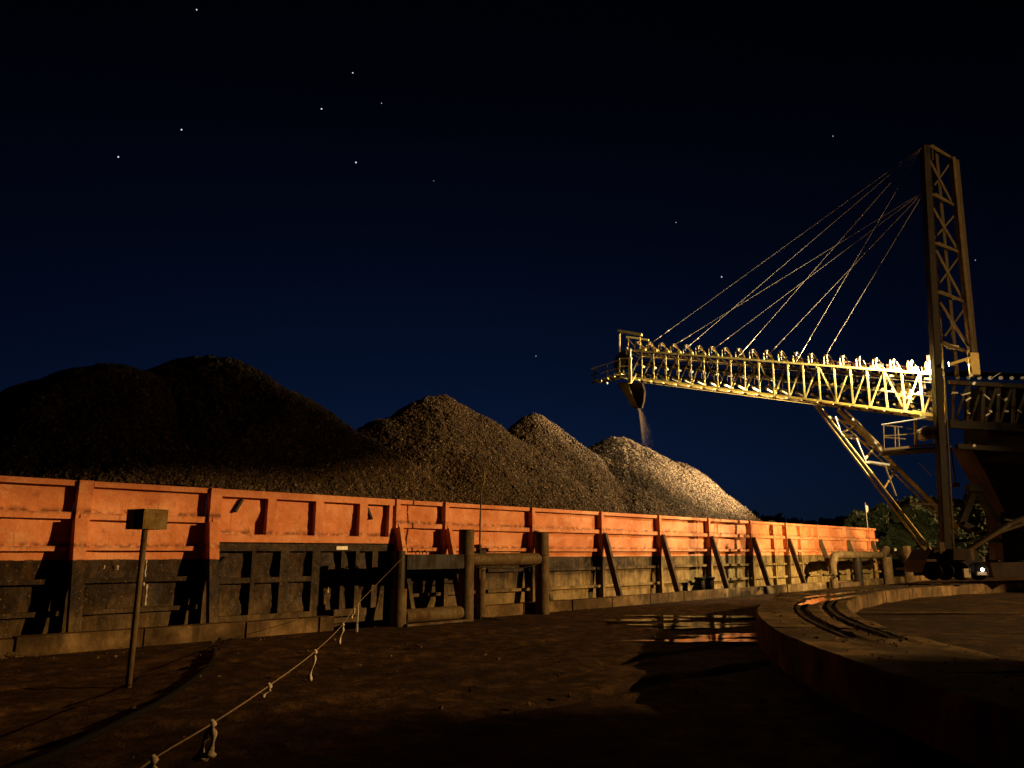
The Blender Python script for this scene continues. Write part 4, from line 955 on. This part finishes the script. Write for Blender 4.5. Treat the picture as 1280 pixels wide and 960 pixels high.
# ------------------------------------------------------------------ trees
def tree_mesh(seed, h, w, nl, mat, name, ls=.22):
    r_ = np.random.default_rng(seed); nc = 34
    cz = r_.uniform(.25, 1.0, nc); ca = r_.uniform(0, 6.28, nc); cr2 = w * np.sqrt(r_.uniform(0, 1, nc)) * np.sqrt(np.clip(1.08 - (cz - .5) ** 2 * 3.2, .1, 1))
    C_ = np.stack([cr2 * np.cos(ca), cr2 * np.sin(ca), cz * h], 1); rad = r_.uniform(.10, .24, nc) * h * .6
    k = r_.integers(0, nc, nl); d_ = r_.normal(size=(nl, 3)); d_ /= np.linalg.norm(d_, axis=1)[:, None]
    pt_ = C_[k] + d_ * (rad[k] * r_.uniform(.35, 1.05, nl) ** .6)[:, None]
    a_ = r_.normal(size=(nl, 3)); a_ /= np.linalg.norm(a_, axis=1)[:, None]; b_ = np.cross(a_, r_.normal(size=(nl, 3))); b_ /= np.linalg.norm(b_, axis=1)[:, None]
    s = r_.uniform(.5, 1.2, nl)[:, None] * ls
    V = np.stack([pt_ - a_ * s, pt_ + b_ * s * .45, pt_ + a_ * s, pt_ - b_ * s * .45], 1).reshape(-1, 3)
    return npmesh(name, V, np.arange(nl * 4).reshape(-1, 4), mat), [(tuple(c)) for c in C_[:7]]
def tree(base_, seed, h, w, lab, group, mat=LEAF, nl=9000, ls=.22):
    me, cl = tree_mesh(seed, h, w, nl, mat, 'crown', ls)
    r = root('tree', base_, lab, 'tree', group)
    setp(bpy.data.objects.new('crown', me), r, Matrix.Translation(base_))
    tr = tube('trunk', [base_ - UP * .4, base_ + UP * h * .3 + Vector((.1, 0, 0)), base_ + UP * h * .6, base_ + UP * h * .85], [h * .035, h * .025, h * .016, h * .005], BARK, r, 8)
    for c in cl[:6]: tube('limb', [base_ + UP * h * .3, base_ + Vector(c) * .6 + UP * h * .08, base_ + Vector(c)], [h * .014, h * .009, h * .003], BARK, tr, 6)
TG = 'dim trees behind the ship loader'
TL = [(1108, 637, 50, 2.6, 'rounded dim green tree nearest the barge end and the white flag'), (1132, 632, 54, 3.0, 'dim tree just right of the one beside the white flag'),
      (1160, 638, 48, 2.6, 'leafy dark tree seen left of the mast foot, behind the raking strut'), (1186, 628, 56, 3.4, 'tree directly behind the foot of the mast'),
      (1216, 616, 50, 3.0, 'pale leafed tree framed by the black A frame'), (1245, 612, 54, 3.2, 'tree mostly hidden behind the brown hopper leg'), (1276, 606, 50, 3.4, 'tree at the right edge of the picture behind the pipes')]
for k, (px, py_, Y, w, lab) in enumerate(TL):
    tp = at(px, py_, Y); tree(Vector((tp.x, tp.y, .1)), 20 + k, max(3, tp.z), w, lab, TG)
FG = 'far trees across the river'
for k, (px, py_, lab) in enumerate(((938, 641, 'far pale tree just past the foot of the gravel slope'), (958, 645, 'small far tree, second right of the gravel slope'), (968, 644, 'far tree standing close to the small second one'), (1000, 648, 'low far tree above the middle of the far wall'), (1030, 646, 'far tree above the wall left of the white flag'), (1062, 643, 'far tree next left of the white flag'))):
    tp = at(px, py_ + 5, 130); tree(Vector((tp.x, tp.y, .1 if False else -1.0)), 50 + k, tp.z + 1.0, 4.5, lab, FG, LEAF2, 1500, .6)

# ------------------------------------------------------------------ stars
SL = [(246, 11, 1.0, 'lone star at the top, left of centre'), (441, 90, 1.0, 'star high above the middle, right of the lone top star'), (402, 135, 1.2, 'star below and left of the high middle star'), (477, 128, .6, 'faint star right of the close pair'),
      (445, 202, 1.3, 'brightest star, above the gap between the dark heaps and the middle heap'), (227, 161, 1.2, 'star upper right of the leftmost one'), (148, 195, 1.2, 'leftmost of all the stars in the night sky'), (542, 225, .4, 'very faint star right of the brightest one'),
      (902, 345, 1.0, 'star among the stay cables'), (845, 277, .6, 'faint star above the stay cables'), (1041, 169, .6, 'faint star left of the mast top'), (670, 444, .6, 'low star above the middle gravel heap'), (1219, 324, .6, 'faint star right of the mast')]
bmx = bmesh.new(); bmesh.ops.create_icosphere(bmx, subdivisions=2, radius=1); sme = bpy.data.meshes.new('star'); bmx.to_mesh(sme); bmx.free(); sme.materials.append(STAR)
for px, py_, k, lab in SL:
    r_ = ray(px, py_).normalized() * 1400
    o = bpy.data.objects.new('star', sme); setp(o, None, Matrix.Translation(r_) @ Matrix.Scale(1.0 * k, 4)); tag(o, lab, 'star', 'stars in the night sky')
